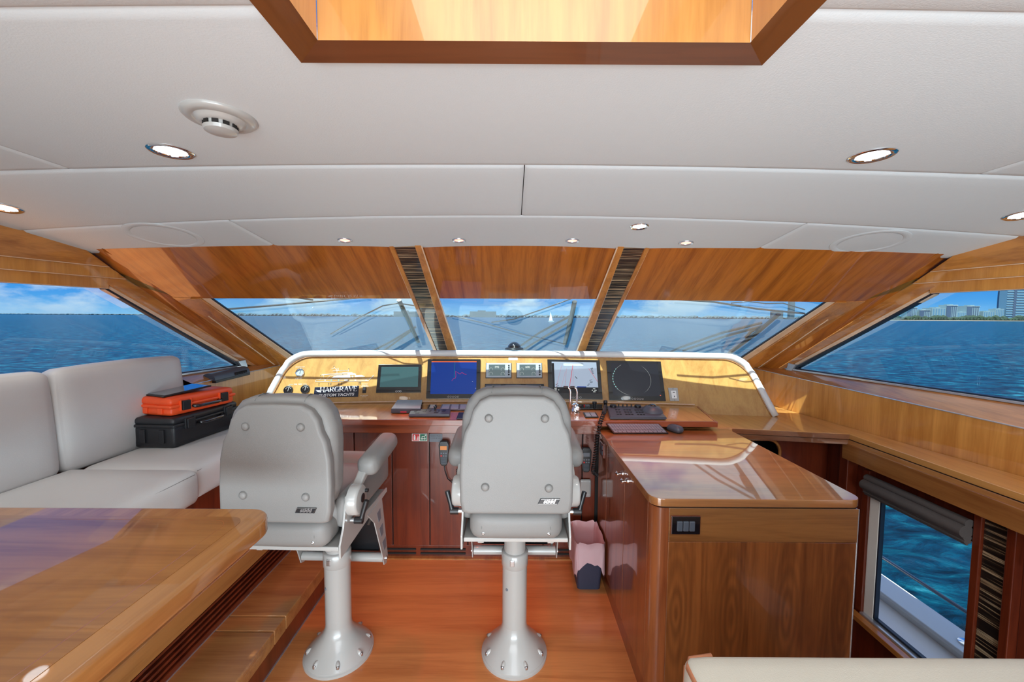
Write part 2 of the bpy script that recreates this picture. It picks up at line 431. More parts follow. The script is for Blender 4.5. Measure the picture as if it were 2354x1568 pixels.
# sea
m, t, b = new_mat('sea_water'); M['sea'] = m
tcn = t.add('ShaderNodeTexCoord')
mpa = t.add('ShaderNodeMapping', ins={0: tcn.outputs['Object'], 'Scale': (0.55, 1.0, 1.0), 'Rotation': (0, 0, 0.5)})
na = t.add('ShaderNodeTexNoise', ins={0: mpa.outputs[0], 'Scale': 1.5, 'Detail': 8.0, 'Roughness': 0.62, 'Distortion': 0.7})
nb = t.add('ShaderNodeTexNoise', ins={0: mpa.outputs[0], 'Scale': 0.12, 'Detail': 4.0, 'Roughness': 0.6})
hh = t.math('ADD', na.outputs[0], t.math('MULTIPLY', nb.outputs[0], 1.6))
bp = t.add('ShaderNodeBump', ins={'Strength': 1.0, 'Distance': 0.55, 'Height': hh})
t.l.new(bp.outputs[0], b.inputs['Normal'])
cc = t.ramp(na.outputs[0], [(0.38, (0.0002, 0.006, 0.014)), (0.48, (0.0005, 0.022, 0.050)), (0.57, (0.001, 0.050, 0.090)), (0.64, (0.006, 0.10, 0.15)), (0.72, (0.04, 0.24, 0.33))])
t.l.new(cc, b.inputs['Base Color'])
b.inputs['Roughness'].default_value = 0.25
b.inputs['IOR'].default_value = 1.33
b.inputs['Specular IOR Level'].default_value = 0.08
# ================================================================== SETTING
XC = 0.04
def interp(x, tab):
    if x <= tab[0][0]: return tab[0][1]
    for (a, fa), (b, fb) in zip(tab, tab[1:]):
        if x <= b: return fa + (fb - fa) * (x - a) / (b - a)
    return tab[-1][1]
def zc(X, D):
    prof = interp(D, [(1.4, 2.12), (2.43, 2.012)])
    c = interp(D, [(1.375, 0.009), (1.86, 0.0145), (2.16, 0.0215), (2.45, 0.027)])
    return prof - c * (X - XC) ** 2
def dfront(x): return 2.45 - 0.17 * max(0, abs(x - XC) - 0.65)
def ceil_hit(px, py):
    d = ray(px, py); a, b = 0.1, 6.0
    for _ in range(50):
        mid = (a + b) / 2; p = CAM + d * mid
        if p.z < zc(p.x, p.y): a = mid
        else: b = mid
    return CAM + d * a

# ---- ceiling: upholstered panels with rounded edges
ceiling = struct(empty('ceiling'))
def ceil_panel(xa, xb, Da, Db, dz=0.0, hole=None, rnd=0.007, nx=22, ny=8, skip=0.0015):
    xa += skip; xb -= skip
    xs = [xa, xa + 0.006, xa + 0.02] + [xa + 0.02 + (xb - xa - 0.04) * i / nx for i in range(1, nx)] + [xb - 0.02, xb - 0.006, xb]
    if hole: xs = sorted(xs + [hole[0], hole[1]])
    ts = [0, 0.012, 0.04] + [0.04 + 0.92 * j / ny for j in range(1, ny)] + [0.96, 0.988, 1]
    bm = bmesh.new(); g = []
    if hole:
        ts = sorted(ts + [(hole[2] - Da(0)) / (Db(0) - Da(0))])
    for j, t in enumerate(ts):
        row = []
        for i, x in enumerate(xs):
            a, b = Da(x) + skip, Db(x) - skip
            D = a + (b - a) * t
            e = min(x - xa, xb - x, D - a, b - D)
            up = rnd * max(0, 1 - e / 0.012) ** 2
            row.append(bm.verts.new((x, D, zc(x, D) + dz + up)))
        g.append(row)
    for j in range(len(ts) - 1):
        for i in range(len(xs) - 1):
            if hole:
                D0 = Da(0) + (Db(0) - Da(0)) * (ts[j] + ts[j + 1]) / 2; x0 = (xs[i] + xs[i + 1]) / 2
                if hole[0] < x0 < hole[1] and D0 < hole[2]: continue
            bm.faces.new((g[j][i], g[j][i + 1], g[j + 1][i + 1], g[j + 1][i]))
    return mesh_obj('ceiling_panel', bm, M['ceil'], ceiling, smooth=180)
K = lambda v: (lambda x: v)
for a, b in ((-2.40, -1.33), (-1.33, 1.38), (1.38, 2.48)): ceil_panel(a, b, K(1.89), dfront)
for a, b in ((-2.52, 0.04), (0.04, 2.60)): ceil_panel(a, b, K(1.409), K(1.89))
ceil_panel(-1.53, 1.61, K(0.703), K(1.409), hole=(-0.405, 0.475, 0.80))
for a, b in ((-2.66, -1.53), (1.61, 2.74)): ceil_panel(a, b, K(0.703), K(1.409))
for a, b in ((-3.0, -0.405), (0.475, 3.08)): ceil_panel(a, b, K(-1.2), K(0.703), dz=-0.012, rnd=0.014)
bm = bm_new(); add_mesh(bm, [(-4, -4.2, 2.115), (4, -4.2, 2.115), (4, -1.2, 2.115), (-4, -1.2, 2.115)], [(0, 1, 2, 3)])
mesh_obj('ceiling_panel', bm, M['ceil'], ceiling)
bm = bm_new()
for (xa, xb, Da, Db) in ((-2.9, -0.42, -1.3, .8), (0.5, 2.98, -1.3, .8), (-2.40, 2.48, 0.83, 2.5)):
    n = 10
    for i in range(n):
        x0, x1 = xa + (xb - xa) * i / n, xa + (xb - xa) * (i + 1) / n
        for j in range(8):
            d0, d1 = Da + (Db - Da) * j / 8, Da + (Db - Da) * (j + 1) / 8
            add_mesh(bm, [(x, d, zc(x, d) + 0.03) for x, d in ((x0, d0), (x1, d0), (x1, d1), (x0, d1))], [(0, 1, 2, 3)])
mesh_obj('backing_board', bm, M['gap'], ceiling)

# ---- skylight well with varnished surround
sk = struct(empty('trim_1', (XC, 0.3, 2.12)))
xo0, xo1, xi0, xi1, Do, Di = -0.414, 0.484, -0.365, 0.440, 0.807, 0.773
zo, zi = 2.092, 2.116
DA = -0.4
bm = bm_new(); add_mesh(bm, [(xo0, Do, zo + .02), (xo1, Do, zo + .02), (xo0, Do, zo), (xo1, Do, zo), (xi1, Di, zi - .004), (xi0, Di, zi - .004)], [(0, 1, 3, 2), (2, 3, 4, 5)])
mesh_obj('moulding', bm, M['skytrim'], sk)
for xo, xi in ((xo0, xi0), (xo1, xi1)):
    bm = bm_new(); add_mesh(bm, [(xo, Do, zo + .02), (xo, DA, zo + .02), (xo, Do, zo), (xo, DA, zo), (xi, DA, zi - .004), (xi, Di, zi - .004)], [(0, 1, 3, 2), (2, 3, 4, 5)])
    mesh_obj('moulding', bm, M['skytrimy'], sk)
for poly in ([(xi0, Di, zi - .004), (xi1, Di, zi - .004), (xi1, Di, 2.42), (xi0, Di, 2.42)],):
    bm = bm_new(); add_prism(bm, [V(p) for p in poly], (0, 0.02, 0)); mesh_obj('well_panel', bm, M['skylight'], sk)
for x, dx in ((xi0, -0.02), (xi1, 0.02)):
    bm = bm_new(); add_prism(bm, [V((x, Di - .003, zi - .004)), V((x, DA, zi - .004)), V((x, DA, 2.42)), V((x, Di - .003, 2.42))], (dx, 0, 0)); mesh_obj('well_panel', bm, M['skylight'], sk)
bm = bm_new(); box2(bm, (xi0 - .03, DA, 2.42), (xi1 + .03, Di + .03, 2.44)); mesh_obj('well_lid', bm, M['ceil'], sk)  # added blank lid shutting the sun out of the well
area('skylight_fill', (XC, 0.2, 2.40), (0, 0, -1), 0.6, 0.7, 5, (1, 0.98, 0.94))  # added lamp in place of daylight through the skylight

# ---- floors
bm = bm_new(); box2(bm, (-1.08, -4.2, -0.05), (1.40, 3.0, 0.0)); struct(mesh_obj('floor', bm, M['floor']))
bm = bm_new(); box2(bm, (-3.6, -4.2, 0.34), (-1.345, 2.9, 0.40)); struct(mesh_obj('floor', bm, M['floor']))
bm = bm_new(); box2(bm, (1.38, -4.2, -0.75), (3.0, 3.0, -0.70)); struct(mesh_obj('floor', bm, M['cabx']))
bm = bm_new(); box2(bm, (1.36, -4.2, -0.72), (1.40, 3.0, -0.05)); struct(mesh_obj('wall_stairwell', bm, M['cab']))

# ---- side step: riser, tread boards, slatted grille
st = struct(empty('trim_2', (-1.2, 1.5, 0)))
bm = bm_new(); box2(bm, (-1.10, -4, 0), (-1.08, 2.62, 0.15)); mesh_obj('riser', bm, M['cab'], st)
for a, b in ((-1.5, 1.717), (1.720, 1.808), (1.811, 2.62)):
    bm = bm_new(); box2(bm, (-1.345, a, 0.145), (-1.068, b, 0.172), 0.006, 3)
    box2(bm, (-1.085, a + .001, 0.105), (-1.068, b - .001, 0.150), 0.003, 2)
    wn(mesh_obj('tread_board', bm, M['step'], st, smooth=40))
bm = bm_new(); box2(bm, (-1.40, -4, 0.12), (-1.362, 2.62, 0.34)); mesh_obj('grille_back', bm, M['gap'], st)
bm = bm_new(); box2(bm, (-1.36, -4, 0.312), (-1.332, 2.62, 0.402), 0.004, 2); wn(mesh_obj('nosing', bm, M['tabley'], st, smooth=40))
for k in range(4):
    zz = 0.208 + k * 0.027
    bm = bm_new(); box2(bm, (-1.362, -4, zz), (-1.342, 2.62, zz + 0.011), 0.002, 2); mesh_obj('slat', bm, M['cab'], st)
bm = bm_new(); box2(bm, (-1.362, -4, 0.172), (-1.340, 2.62, 0.197)); mesh_obj('bottom_rail', bm, M['cab'], st)
for lo, hi in (((-1.341, -1.5, .172), (-1.336, 2.62, .1745)), ((-1.080, -1.5, 0), (-1.074, 2.55, .003))):
    bm = bm_new(); box2(bm, lo, hi); mesh_obj('edge_strip', bm, M['alu'], st)

# ---- side walls
def SP(s, D, Z, off=0.0):
    """point on a side-window plane; off > 0 is inboard"""
    X = 2.82 - 0.2 * D - off
    return V((X, D, Z)) if s > 0 else V((2 * XC - X, D, Z))
def PP(s, D, Z, off=0.0):
    X = 2.29 - 0.137 * (D - 1.78) - off
    return V((X, D, Z)) if s > 0 else V((2 * XC - X, D, Z))
nS = V((1, 0.2, 0)).normalized()
def mir(p): return V((2 * XC - p.x, p.y, p.z))
def Rn(): return V((0.1455, 0.627, 1.0)).normalized()
R0 = V((0.65, 3.5, 1.325))
def onR(px, py, inn=0.0): return onplane(px, py, R0 - Rn() * inn, Rn())
W0, Wn = V((0, 3.5, 1.325)), V((0, 0.627, 1.0)).normalized()
def onW(px, py, inn=0.0): return onplane(px, py, W0 - Wn * inn, Wn)
S0 = V((2.44, 1.9, 1.5))
def onS(px, py, off=0.0): return onplane(px, py, S0 - nS * off, nS)
ledgeZ = lambda D: 1.114 + 0.036 * (D - 1.78)

for s, side in ((-1, 'left'), (1, 'right')):
    mm = (lambda p: p) if s > 0 else mir
    wl = struct(empty('wall_' + side, SP(s, 1.0, 1.0)))
    out = V((0.03 * s, 0, 0))
    # window glass, gasket, sill line
    wi = struct(empty('window_%d' % (1 if s < 0 else 2), SP(s, 1.5, 1.2)))
    poly = [SP(s, 3.10, 1.208), SP(s, 2.27, 1.745), SP(s, -1.2, 1.745), SP(s, -1.2, 1.208)]
    bm = bm_new(); add_mesh(bm, [p + V((0.012 * s, 0, 0)) for p in poly], [(0, 1, 2, 3)]); mesh_obj('pane', bm, M['glass_side'], wi)
    a, b = SP(s, 3.10, 1.208), SP(s, 2.27, 1.745)
    d = (b - a).normalized(); pz = V((0, -d.z, d.y)) ; pz = pz if pz.z < 0 else -pz
    bm = bm_new(); add_prism(bm, [a - d * .02, b + d * .02, b + d * .02 + pz * .014, a - d * .02 + pz * .014], out, 0.002); mesh_obj('gasket', bm, M['gasket'], wi)
    bm = bm_new(); add_prism(bm, [SP(s, 3.12, 1.208), SP(s, -1.2, 1.208), SP(s, -1.2, 1.216), SP(s, 3.12, 1.216)], out); mesh_obj('gasket', bm, M['gasket'], wi)
    bm = bm_new(); add_prism(bm, [SP(s, 3.13, 1.196, .012), SP(s, -1.2, 1.196, .012), SP(s, -1.2, 1.209, .012), SP(s, 3.13, 1.209, .012)], out, 0.002); mesh_obj('sill_strip', bm, M['alu'], wi)
    bm = bm_new(); add_prism(bm, [SP(s, 3.145, 1.19, .015), SP(s, 3.095, 1.19, .015), SP(s, 3.06, 1.245, .015), SP(s, 3.125, 1.25, .015)], out, 0.003); mesh_obj('corner_bracket', bm, M['alu'], wi)
    # sloping front frame of the window
    q = [onS(1823, 843), onS(2148, 677), onS(2133, 668), onS(1805, 846)]
    bm = bm_new(); add_prism(bm, [mm(p) for p in q], out, 0.002); mesh_obj('pale_frame', bm, M['pale'], wi)
    q = [onS(1806, 846, .01), onS(2152, 658, .01), onS(2110, 640, .01), onS(1762, 856, .01)]
    bm = bm_new(); add_prism(bm, [mm(p) for p in q], out, 0.003); mesh_obj('frame_board', bm, M['trim'], wi)
    # stepped soffit boards over the window
    for off, zl, zh, Da, Db in ((.07, 1.86, 2.01, 2.225, 2.03), (.04, 1.803, 1.90, 2.325, 2.20), (.01, 1.745, 1.85, 2.262, 2.27)):
        q = [SP(s, Da, zl, off), SP(s, -1.2, zl, off), SP(s, -1.2, zh, off), SP(s, Db, zh, off)]
        bm = bm_new(); add_prism(bm, q, V((0.10 * s, 0, 0)) if off > .02 else out, 0.002); mesh_obj('soffit_board', bm, M['trim' if off > .05 else 'panel'], wl)
        bm = bm_new(); add_tube(bm, [SP(s, Da - .01, zl + .002, off + .002), SP(s, -1.2, zl + .002, off + .002)], .002, 6); mesh_obj('edge_line', bm, M['pale'], wl)
    # ledge and panel under the window
    n = 8; bm = bm_new()
    d_aft = -1.2 if s > 0 else 2.60
    Ds = [d_aft + (3.5 - d_aft) * i / n for i in range(n + 1)]
    vs = [p for D in Ds for p in (SP(s, D, 1.198, 0.0), PP(s, D, ledgeZ(D) + .002, 0))]
    add_mesh(bm, vs, [(2 * i, 2 * i + 1, 2 * i + 3, 2 * i + 2) for i in range(n)]); mesh_obj('ledge', bm, M['trim'], wl)
    bm = bm_new()
    add_prism(bm, [PP(s, 3.5, .86), PP(s, d_aft, .86), PP(s, d_aft, ledgeZ(d_aft)), PP(s, 3.5, ledgeZ(3.5))], V((0.03 * s, 0, 0)), 0.002); mesh_obj('wall_panel', bm, M['panel'], wl)
    bm = bm_new(); add_tube(bm, [PP(s, 3.45, ledgeZ(3.45) + .002, .003), PP(s, d_aft, ledgeZ(d_aft) + .002, .003)], 0.0035, 8); mesh_obj('edge_line', bm, M['alu'], wl)
    # outer shell
    bm = bm_new(); q = [SP(s, -1.2, -.8, -.05), SP(s, -4.2, -.8, -.05), SP(s, -4.2, 2.2, -.05), SP(s, -1.2, 2.2, -.05)]
    add_prism(bm, q, out); mesh_obj('wall_panel', bm, M['panel'], wl)
    bm = bm_new(); q = [SP(s, 2.3, 1.92, -.12), SP(s, -1.2, 1.92, -.12), SP(s, -1.2, 2.3, -.12), SP(s, 2.1, 2.3, -.12)]
    add_prism(bm, q, out); mesh_obj('upper_lining', bm, M['gap'], wl)
    if s < 0:
        bm = bm_new(); q = [SP(s, 3.6, -.1, -.03), SP(s, -1.2, -.1, -.03), SP(s, -1.2, 1.2, -.03), SP(s, 3.6, 1.2, -.03)]
        add_prism(bm, q, out); mesh_obj('lower_lining', bm, M['cab'], wl)
    # corner panel between windscreen and side window
    A, B = onR(1986, 690), onR(1733, 852); Cc, Dd = onS(1770, 858, .012), onS(2092, 655, .012)
    E, Fh = onS(2250, 545, .02), onR(2160, 580, .014)
    bm = bm_new(); add_mesh(bm, [mm(p) for p in (A, B, Cc, Dd, E, Fh)], [(0, 1, 2, 3), (0, 3, 5), (3, 4, 5)])
    struct(mesh_obj('trim_%d' % (3 if s < 0 else 4), bm, M['header'], smooth=60))
    q = [mm(onR(*p, -.03)) for p in ((1950, 705), (2110, 600), (2270, 530), (2215, 600), (2125, 666), (2050, 700))]
    bm = bm_new(); add_prism(bm, q, V((Rn().x * s, Rn().y, Rn().z)) * .01); struct(mesh_obj('trim_%d' % (10 if s < 0 else 11), bm, M['header']))
    # windscreen side frame strips
    fr = struct(empty('trim_%d' % (5 if s < 0 else 6), mm(onR(1850, 760))))
    dn = 1.35
    def ext(top, bot):  # continue a line past its lower end, behind the dash
        return (bot[0] + (bot[0] - top[0]) * 0.35, bot[1] + (bot[1] - top[1]) * 0.35)
    G = ((1903, 690), (1707, 820)); P1 = ((1921, 690), (1716, 827)); P2 = ((1945, 690), (1726, 838)); P3 = ((1988, 689), (1734, 852))
    inw = V((-Rn().x * s, -Rn().y, -Rn().z))
    for nm, a, b, mat, th in (('pale_strip', G, P1, 'pale', .012), ('wood_strip', P1, P2, 'trim', .022), ('wood_strip', P2, P3, 'trim', .014)):
        q = [onR(*a[0]), onR(*b[0]), onR(*ext(*b)), onR(*ext(*a))]
        q = [mm(p) for p in q]
        bm = bm_new(); add_prism(bm, q, inw * th, 0.002); mesh_obj(nm, bm, M[mat], fr)
    bm = bm_new(); add_tube(bm, [mm(onR(1903, 735, .016)), mm(onR(1740, 848, .016))], 0.004, 8); mesh_obj('pale_line', bm, M['pale'], fr)  # pale tube drawn in place of an edge highlight on the frame
    bm = bm_new(); q = [mm(onR(*p)) for p in ((1899, 690), (1904, 690), ext(*G), (ext(*G)[0] - 5, ext(*G)[1]))]
    add_prism(bm, q, inw * .008); mesh_obj('gasket', bm, M['gasket'], fr)

# ---- windscreen: three raked panes, header boards, mullions
def rpoly(pts, inn=0.0): return [onR(x, y, inn) for x, y in pts]
wn_i = 3
for s in (-1, 0, 1):
    wi = struct(empty('window_%d' % wn_i, (s * 1.3 + XC, 3.0, 1.6))); wn_i += 1
    if s == 0:
        q = [V((-.66, 3.85, 1.325 - .627 * .35)), V((.74, 3.85, 1.325 - .627 * .35)), V((.74, 2.7, 1.325 + .627 * .8)), V((-.66, 2.7, 1.325 + .627 * .8))]
    else:
        def rp(x, D): return V((x, D, 1.325 + .627 * (3.5 - D) - .1455 * (x - .65)))
        q = [rp(.64, 3.85), rp(2.35, 3.75), rp(2.62, 2.3), rp(.64, 2.3)]
        if s < 0: q = [mir(p) for p in q]
    bm = bm_new(); add_mesh(bm, q, [(0, 1, 2, 3)]); mesh_obj('pane', bm, M['glass_front'], wi)
def board(name, q, n, th, mat, par, bev=0.002):
    bm = bm_new(); add_prism(bm, q, n * th, bev); return mesh_obj(name, bm, mat, par)
hd = struct(empty('trim_7', (XC, 2.6, 1.9)))
board('header_board', [onW(962, 552), onW(1436, 552), onW(1394, 685), onW(985, 683)], -Wn, .012, M['header'], hd)
hr = [onR(1440, 556), onR(2170, 580), onR(1981, 692), onR(1400, 686)]
board('header_board', hr, -Rn(), .012, M['header'], hd)
board('header_board', [mir(p) for p in hr], V((Rn().x, -Rn().y, -Rn().z)), .012, M['header'], hd)
for s in (-1, 1):
    mu = struct(empty('trim_%d' % (8 if s < 0 else 9), (XC + .62 * s, 3.0, 1.65)))
    mm = (lambda p: p) if s > 0 else mir
    def mstrip(name, xt0, xt1, xb0, xb1, mat, inn, th):
        # top measured on the ceiling line, bottom at the dash, both in metres across
        q = []
        for x, D in ((xt0, 2.36), (xt1, 2.36), (xb1, 3.9), (xb0, 3.9)):
            q.append(mm(V((XC + x, D, 1.325 + .627 * (3.5 - D) - .004))))
        board(name, q, -Wn, th, mat, mu)
    mstrip('wood_strip', .575, .61, .515, .60, M['trim'], 0, .030)
    mstrip('ebony_strip', .611, .735, .601, .686, M['macY'], 0, .024)
    mstrip('wood_strip', .736, .762, .687, .716, M['trim'], 0, .030)
    bm = bm_new(); add_tube(bm, [mm(V((XC + .574, 2.36, 1.325 + .627 * 1.14 - .03))), mm(V((XC + .514, 3.9, 1.325 - .627 * .4 - .03)))], .006, 8)
    mesh_obj('pale_line', bm, M['pale'], mu)

# ---- right side below the counter: stiles, sill, ebony panel and low window
XL = 2.13
wr = struct(empty('wall_right', (XL, 1.5, 0.2)))
def rl(name, D0, D1, z0, z1, mat, x0=XL, x1=XL + .05, bev=.003):
    bm = bm_new(); box2(bm, (x0, D0, z0), (x1, D1, z1), bev, 2); return mesh_obj(name, bm, mat, wr)
rl('upper_board', -1, 2.6, .56, .80, M['cab'], XL + .03, XL + .06)
rl('stile', 2.306, 2.348, -.20, .70, M['cab'], XL - .01)
rl('pale_jamb', 2.243, 2.306, -.18, .66, M['cream'], XL + .004, XL + .018)
rl('corner_post', 2.40, 2.46, -.7, .835, M['cab'], XL - .06, XL + .05)
rl('side_board', 2.348, 2.40, -.20, .75, M['cab'], XL + .005)
rl('far_wall_panel', 2.46, 3.2, -.7, .86, M['cab'], XL + .0, XL + .04)
rl('stile', 1.742, 1.772, -.20, .72, M['cab'], XL - .01)
rl('ebony_panel', 1.650, 1.742, -.20, .72, M['macZ'], XL + .004)
rl('stile', 1.618, 1.650, -.20, .72, M['cab'], XL - .01)
rl('wall_panel', -1, 1.618, -.7, .72, M['cab'], XL + .03, XL + .06)
rl('lower_board', 1.5, 2.46, -.7, -.20, M['cab'], XL + .0, XL + .04)
rl('sill_board', 1.5, 2.36, -.205, -.175, M['trim'], XL - .065, XL - .02)
rl('sill_strip', 1.5, 2.306, -.19, -.165, M['alu'], XL - .02, XL + .02)
rl('valance_board', .0, 2.43, .738, .838, M['valance'], XL - .075, XL - .05)
wl6 = struct(empty('window_6', (XL, 2.0, .2)))
bm = bm_new(); add_mesh(bm, [(XL + .02, 1.772, -.16), (XL + .02, 2.25, -.16), (XL + .02, 2.25, .66), (XL + .02, 1.772, .66)], [(0, 1, 2, 3)]); mesh_obj('pane', bm, M['glass_side'], wl6)
for lo, hi in (((XL + .006, 2.234, -.16), (XL + .03, 2.243, .66)), ((XL + .008, 1.772, -.164), (XL + .03, 2.243, -.152))):
    bm = bm_new(); box2(bm, lo, hi); mesh_obj('gasket', bm, M['gasket'], wl6)
bm = bm_new(); box2(bm, (XL + .0, 1.773, -.16), (XL + .03, 1.779, .6)); mesh_obj('edge_strip', bm, M['alu'], wl6)

bm = bm_new(); box2(bm, (-2.1, 3.70, -.8), (2.1, 3.74, 1.02)); struct(mesh_obj('wall_forward', bm, M['gap']))
# ---- aft closing wall (behind the camera)
bm = bm_new(); box2(bm, (-4, -4.3, -.8), (4, -4.2, 2.4)); struct(mesh_obj('wall_aft', bm, M['panel']))
# ================================================================== HELM CONSOLE
def dashD(X, t): return 2.955 - 0.045 * (X - XC) ** 2 + 0.165 * t
Z0, Z1 = 0.90, 1.292
def dash_hit(px, py):
    d = ray(px, py); a, b = 1.0, 6.0
    for _ in range(50):
        m_ = (a + b) / 2; p = CAM + d * m_
        if p.y - dashD(p.x, (p.z - Z0) / (Z1 - Z0)) < 0: a = m_
        else: b = m_
    return CAM + d * a
def dash_n(p): return V((-0.09 * (p.x - XC), -1.0, 0.165 / (Z1 - Z0))).normalized()
def dash_frame(p):
    n = dash_n(p); r = V((1, -0.09 * (p.x - XC), 0)).normalized(); return r, n.cross(r).normalized(), n
def dash_slab(bm, pxs, o0, o1, bev=0.0, seg=2):
    pts = [dash_hit(*q) for q in pxs]; n = dash_n(sum(pts, V((0, 0, 0))) / len(pts))
    return add_prism(bm, [p + n * o0 for p in pts], n * (o1 - o0), bev, seg)
def quad_at(pxs, u, v):
    """bilinear pixel inside a pixel quad TL TR BR BL"""
    (a, b, c, d) = pxs
    return tuple(((a[i] * (1 - u) + b[i] * u) * (1 - v) + (d[i] * (1 - u) + c[i] * u) * v) for i in (0, 1))
def sub_quad(pxs, u0, v0, u1, v1):
    return [quad_at(pxs, u0, v0), quad_at(pxs, u1, v0), quad_at(pxs, u1, v1), quad_at(pxs, u0, v1)]

dash = thing('dash_panel', 'curved honey-coloured wooden instrument panel with a white padded rim under the windscreen', 'dashboard', (XC, 2.95, 0.9))
HB, HT, RT_ = 1.83, 1.70, 0.32
def hw(t):
    h = HB + (HT - HB) * t
    if t > 1 - RT_: h -= 0.13 * (1 - math.sqrt(max(0, 1 - ((t - (1 - RT_)) / RT_) ** 2)))
    return h
bm = bm_new(); g = []
ts = [0, .15, .3, .45, .6, .68, .74, .8, .85, .9, .94, .97, .99, 1.0]
for t in ts:
    g.append([bm.verts.new((XC + hw(t) * (i / 24 - 1), dashD(XC + hw(t) * (i / 24 - 1), t), Z0 + (Z1 - Z0) * t)) for i in range(49)])
for j in range(len(ts) - 1):
    for i in range(48): bm.faces.new((g[j][i], g[j][i + 1], g[j + 1][i + 1], g[j + 1][i]))
mesh_obj('wood_face', bm, M['dash'], dash, smooth=180)
# padded rim following the outline
path = []
for t in ts[:-1]: path.append((-hw(t), t))
for i in range(31): path.append((-hw(1) + 2 * hw(1) * i / 30, 1.0))
for t in ts[:-1][::-1]: path.append((hw(t), t))
def dp(x, t, off=0.0, up=0.0):
    return V((XC + x, dashD(XC + x, t) + off, Z0 + (Z1 - Z0) * t + up))
def is_side(x, t): return t < 0.97
bm = bm_new(); add_tube(bm, [dp(x + (.016 if x > 0 else -.016) * (t < .995), t, .012, .016 * (t > .8)) for x, t in path], .027, 14)
mesh_obj('padded_rim', bm, M['cap'], dash, smooth=180)
bm = bm_new(); add_tube(bm, [dp(x * .9935, t - .012, -.004, 0) for x, t in path], .0045, 6)  # darker wood bead along the inner edge of the rim
mesh_obj('rim_bead', bm, M['tabley'], dash, smooth=180)
# top of the console behind the rim and down to the glass
bm = bm_new(); rows = []
prof = [(.0, .036), (.05, .040), (.13, .030), (.2, .0), (.45, -.11), (.95, -.26)]
for off, up in prof:
    rows.append([bm.verts.new((XC + hw(1) * (1 + .35 * off) * (i / 16 - 1), dashD(XC + hw(1) * (i / 16 - 1), 1) * (1 - min(1, off * 1.2)) + 3.12 * min(1, off * 1.2) + off, Z1 + up - .02 * max(0, abs(i / 16 - 1) - .9) / .1)) for i in range(33)])
for j in range(len(rows) - 1):
    for i in range(32): bm.faces.new((rows[j][i], rows[j][i + 1], rows[j + 1][i + 1], rows[j + 1][i]))
o = mesh_obj('top_cover', bm, M['cap'], dash, smooth=180)
# side returns of the dash
for s in (-1, 1):
    bm = bm_new(); vs = []
    for t in (0, .3, .6, .85, 1.0):
        x = s * hw(t); vs += [dp(x, t, .01), V((XC + s * (hw(t) + .02), 3.65, Z0 + (Z1 - Z0) * t * .8))]
    add_mesh(bm, vs, [(2 * i, 2 * i + 1, 2 * i + 3, 2 * i + 2) for i in range(4)]); mesh_obj('side_return', bm, M['capgrey'], dash)
# air outlets on the top of the dash
for cx in (-1.36, 1.40):
    t = thing('air_outlet', 'louvred demist outlet on the %s end of the dash top' % ('left' if cx < 0 else 'right'), 'vent', (XC + cx, 3.38, 1.24), 'demist outlets')
    bm = bm_new(); R = Matrix.Rotation(math.radians(-21), 3, 'X')
    for a, b, c, d in ((-.17, -.065, .17, -.057), (-.17, .057, .17, .065), (-.17, -.065, -.16, .065), (.16, -.065, .17, .065)):
        add_box(bm, V((XC + cx, 3.40, 1.232)) + R @ V(((a + c) / 2, (b + d) / 2, .006)), (c - a, d - b, .016), R)
    mesh_obj('rim', bm, M['midgrey'], t)
    for k in range(7):
        bm = bm_new(); add_box(bm, V((XC + cx, 3.40, 1.232)) + R @ V((0, -.048 + k * .016, .007)), (.32, .007, .012), R); mesh_obj('slat', bm, M['midgrey'], t)

# compass on the rim
c = atD(1182, 803, 3.19)
co = thing('compass', 'black domed magnetic compass standing on the white dash rim', 'compass', c)
bm = bm_new(); add_lathe(bm, [(.074, 0), (.074, .006), (.068, .012), (.055, .016)], c, n=32); mesh_obj('base_ring', bm, M['black'], co, smooth=50)
bm = bm_new(); add_lathe(bm, [(.054 * math.cos(a), .014 + .046 * math.sin(a)) for a in [i * math.pi / 20 for i in range(11)]], c, n=32); mesh_obj('dome', bm, M['blackgloss'], co, smooth=180)
bm = bm_new(); add_box(bm, c + V((0, -.052, .022)), (.003, .004, .03)); mesh_obj('lubber_line', bm, M['print'], co)

# ---- monitors
def monitor(label, q, scr, mats, sunk=.012, group=None, buttons=5):
    pts = [dash_hit(*p) for p in q]; cen = sum(pts, V((0, 0, 0))) / 4
    t = thing('monitor', label, 'monitor', cen, group)
    bm = bm_new(); dash_slab(bm, q, -.01, .014, .003); wn(mesh_obj('bezel', bm, M['blackgloss'], t, smooth=40))
    sq = sub_quad(q, *scr)
    bm = bm_new(); dash_slab(bm, sq, .0142, .0150); s_ = mesh_obj('screen', bm, mats, t)
    for k in range(buttons):
        u = .5 + (k - (buttons - 1) / 2) * .045; p = dash_hit(*quad_at(q, u, .955)); r, up, n = dash_frame(p)
        bm = bm_new(); add_tube(bm, [p + n * .0152 + (r * math.cos(a) + up * math.sin(a)) * .0062 for a in [i * math.pi / 6 for i in range(12)]], .0009, 5, closed=True); mesh_obj('button', bm, M['print'], t)
    return t, s_, sq
def scr_line(par, sq, uv, r, mat, name='line', off=.0158):
    pts = []
    for u, v in uv:
        p = dash_hit(*quad_at(sq, u, v)); pts.append(p + dash_n(p) * off)
    bm = bm_new(); add_tube(bm, pts, r, 5); return mesh_obj(name, bm, mat, par)
def scr_rect(par, sq, u0, v0, u1, v1, mat, name='band', off=.0150, th=.0005):
    bm = bm_new(); dash_slab(bm, sub_quad(sq, u0, v0, u1, v1), off, off + th); return mesh_obj(name, bm, mat, par)
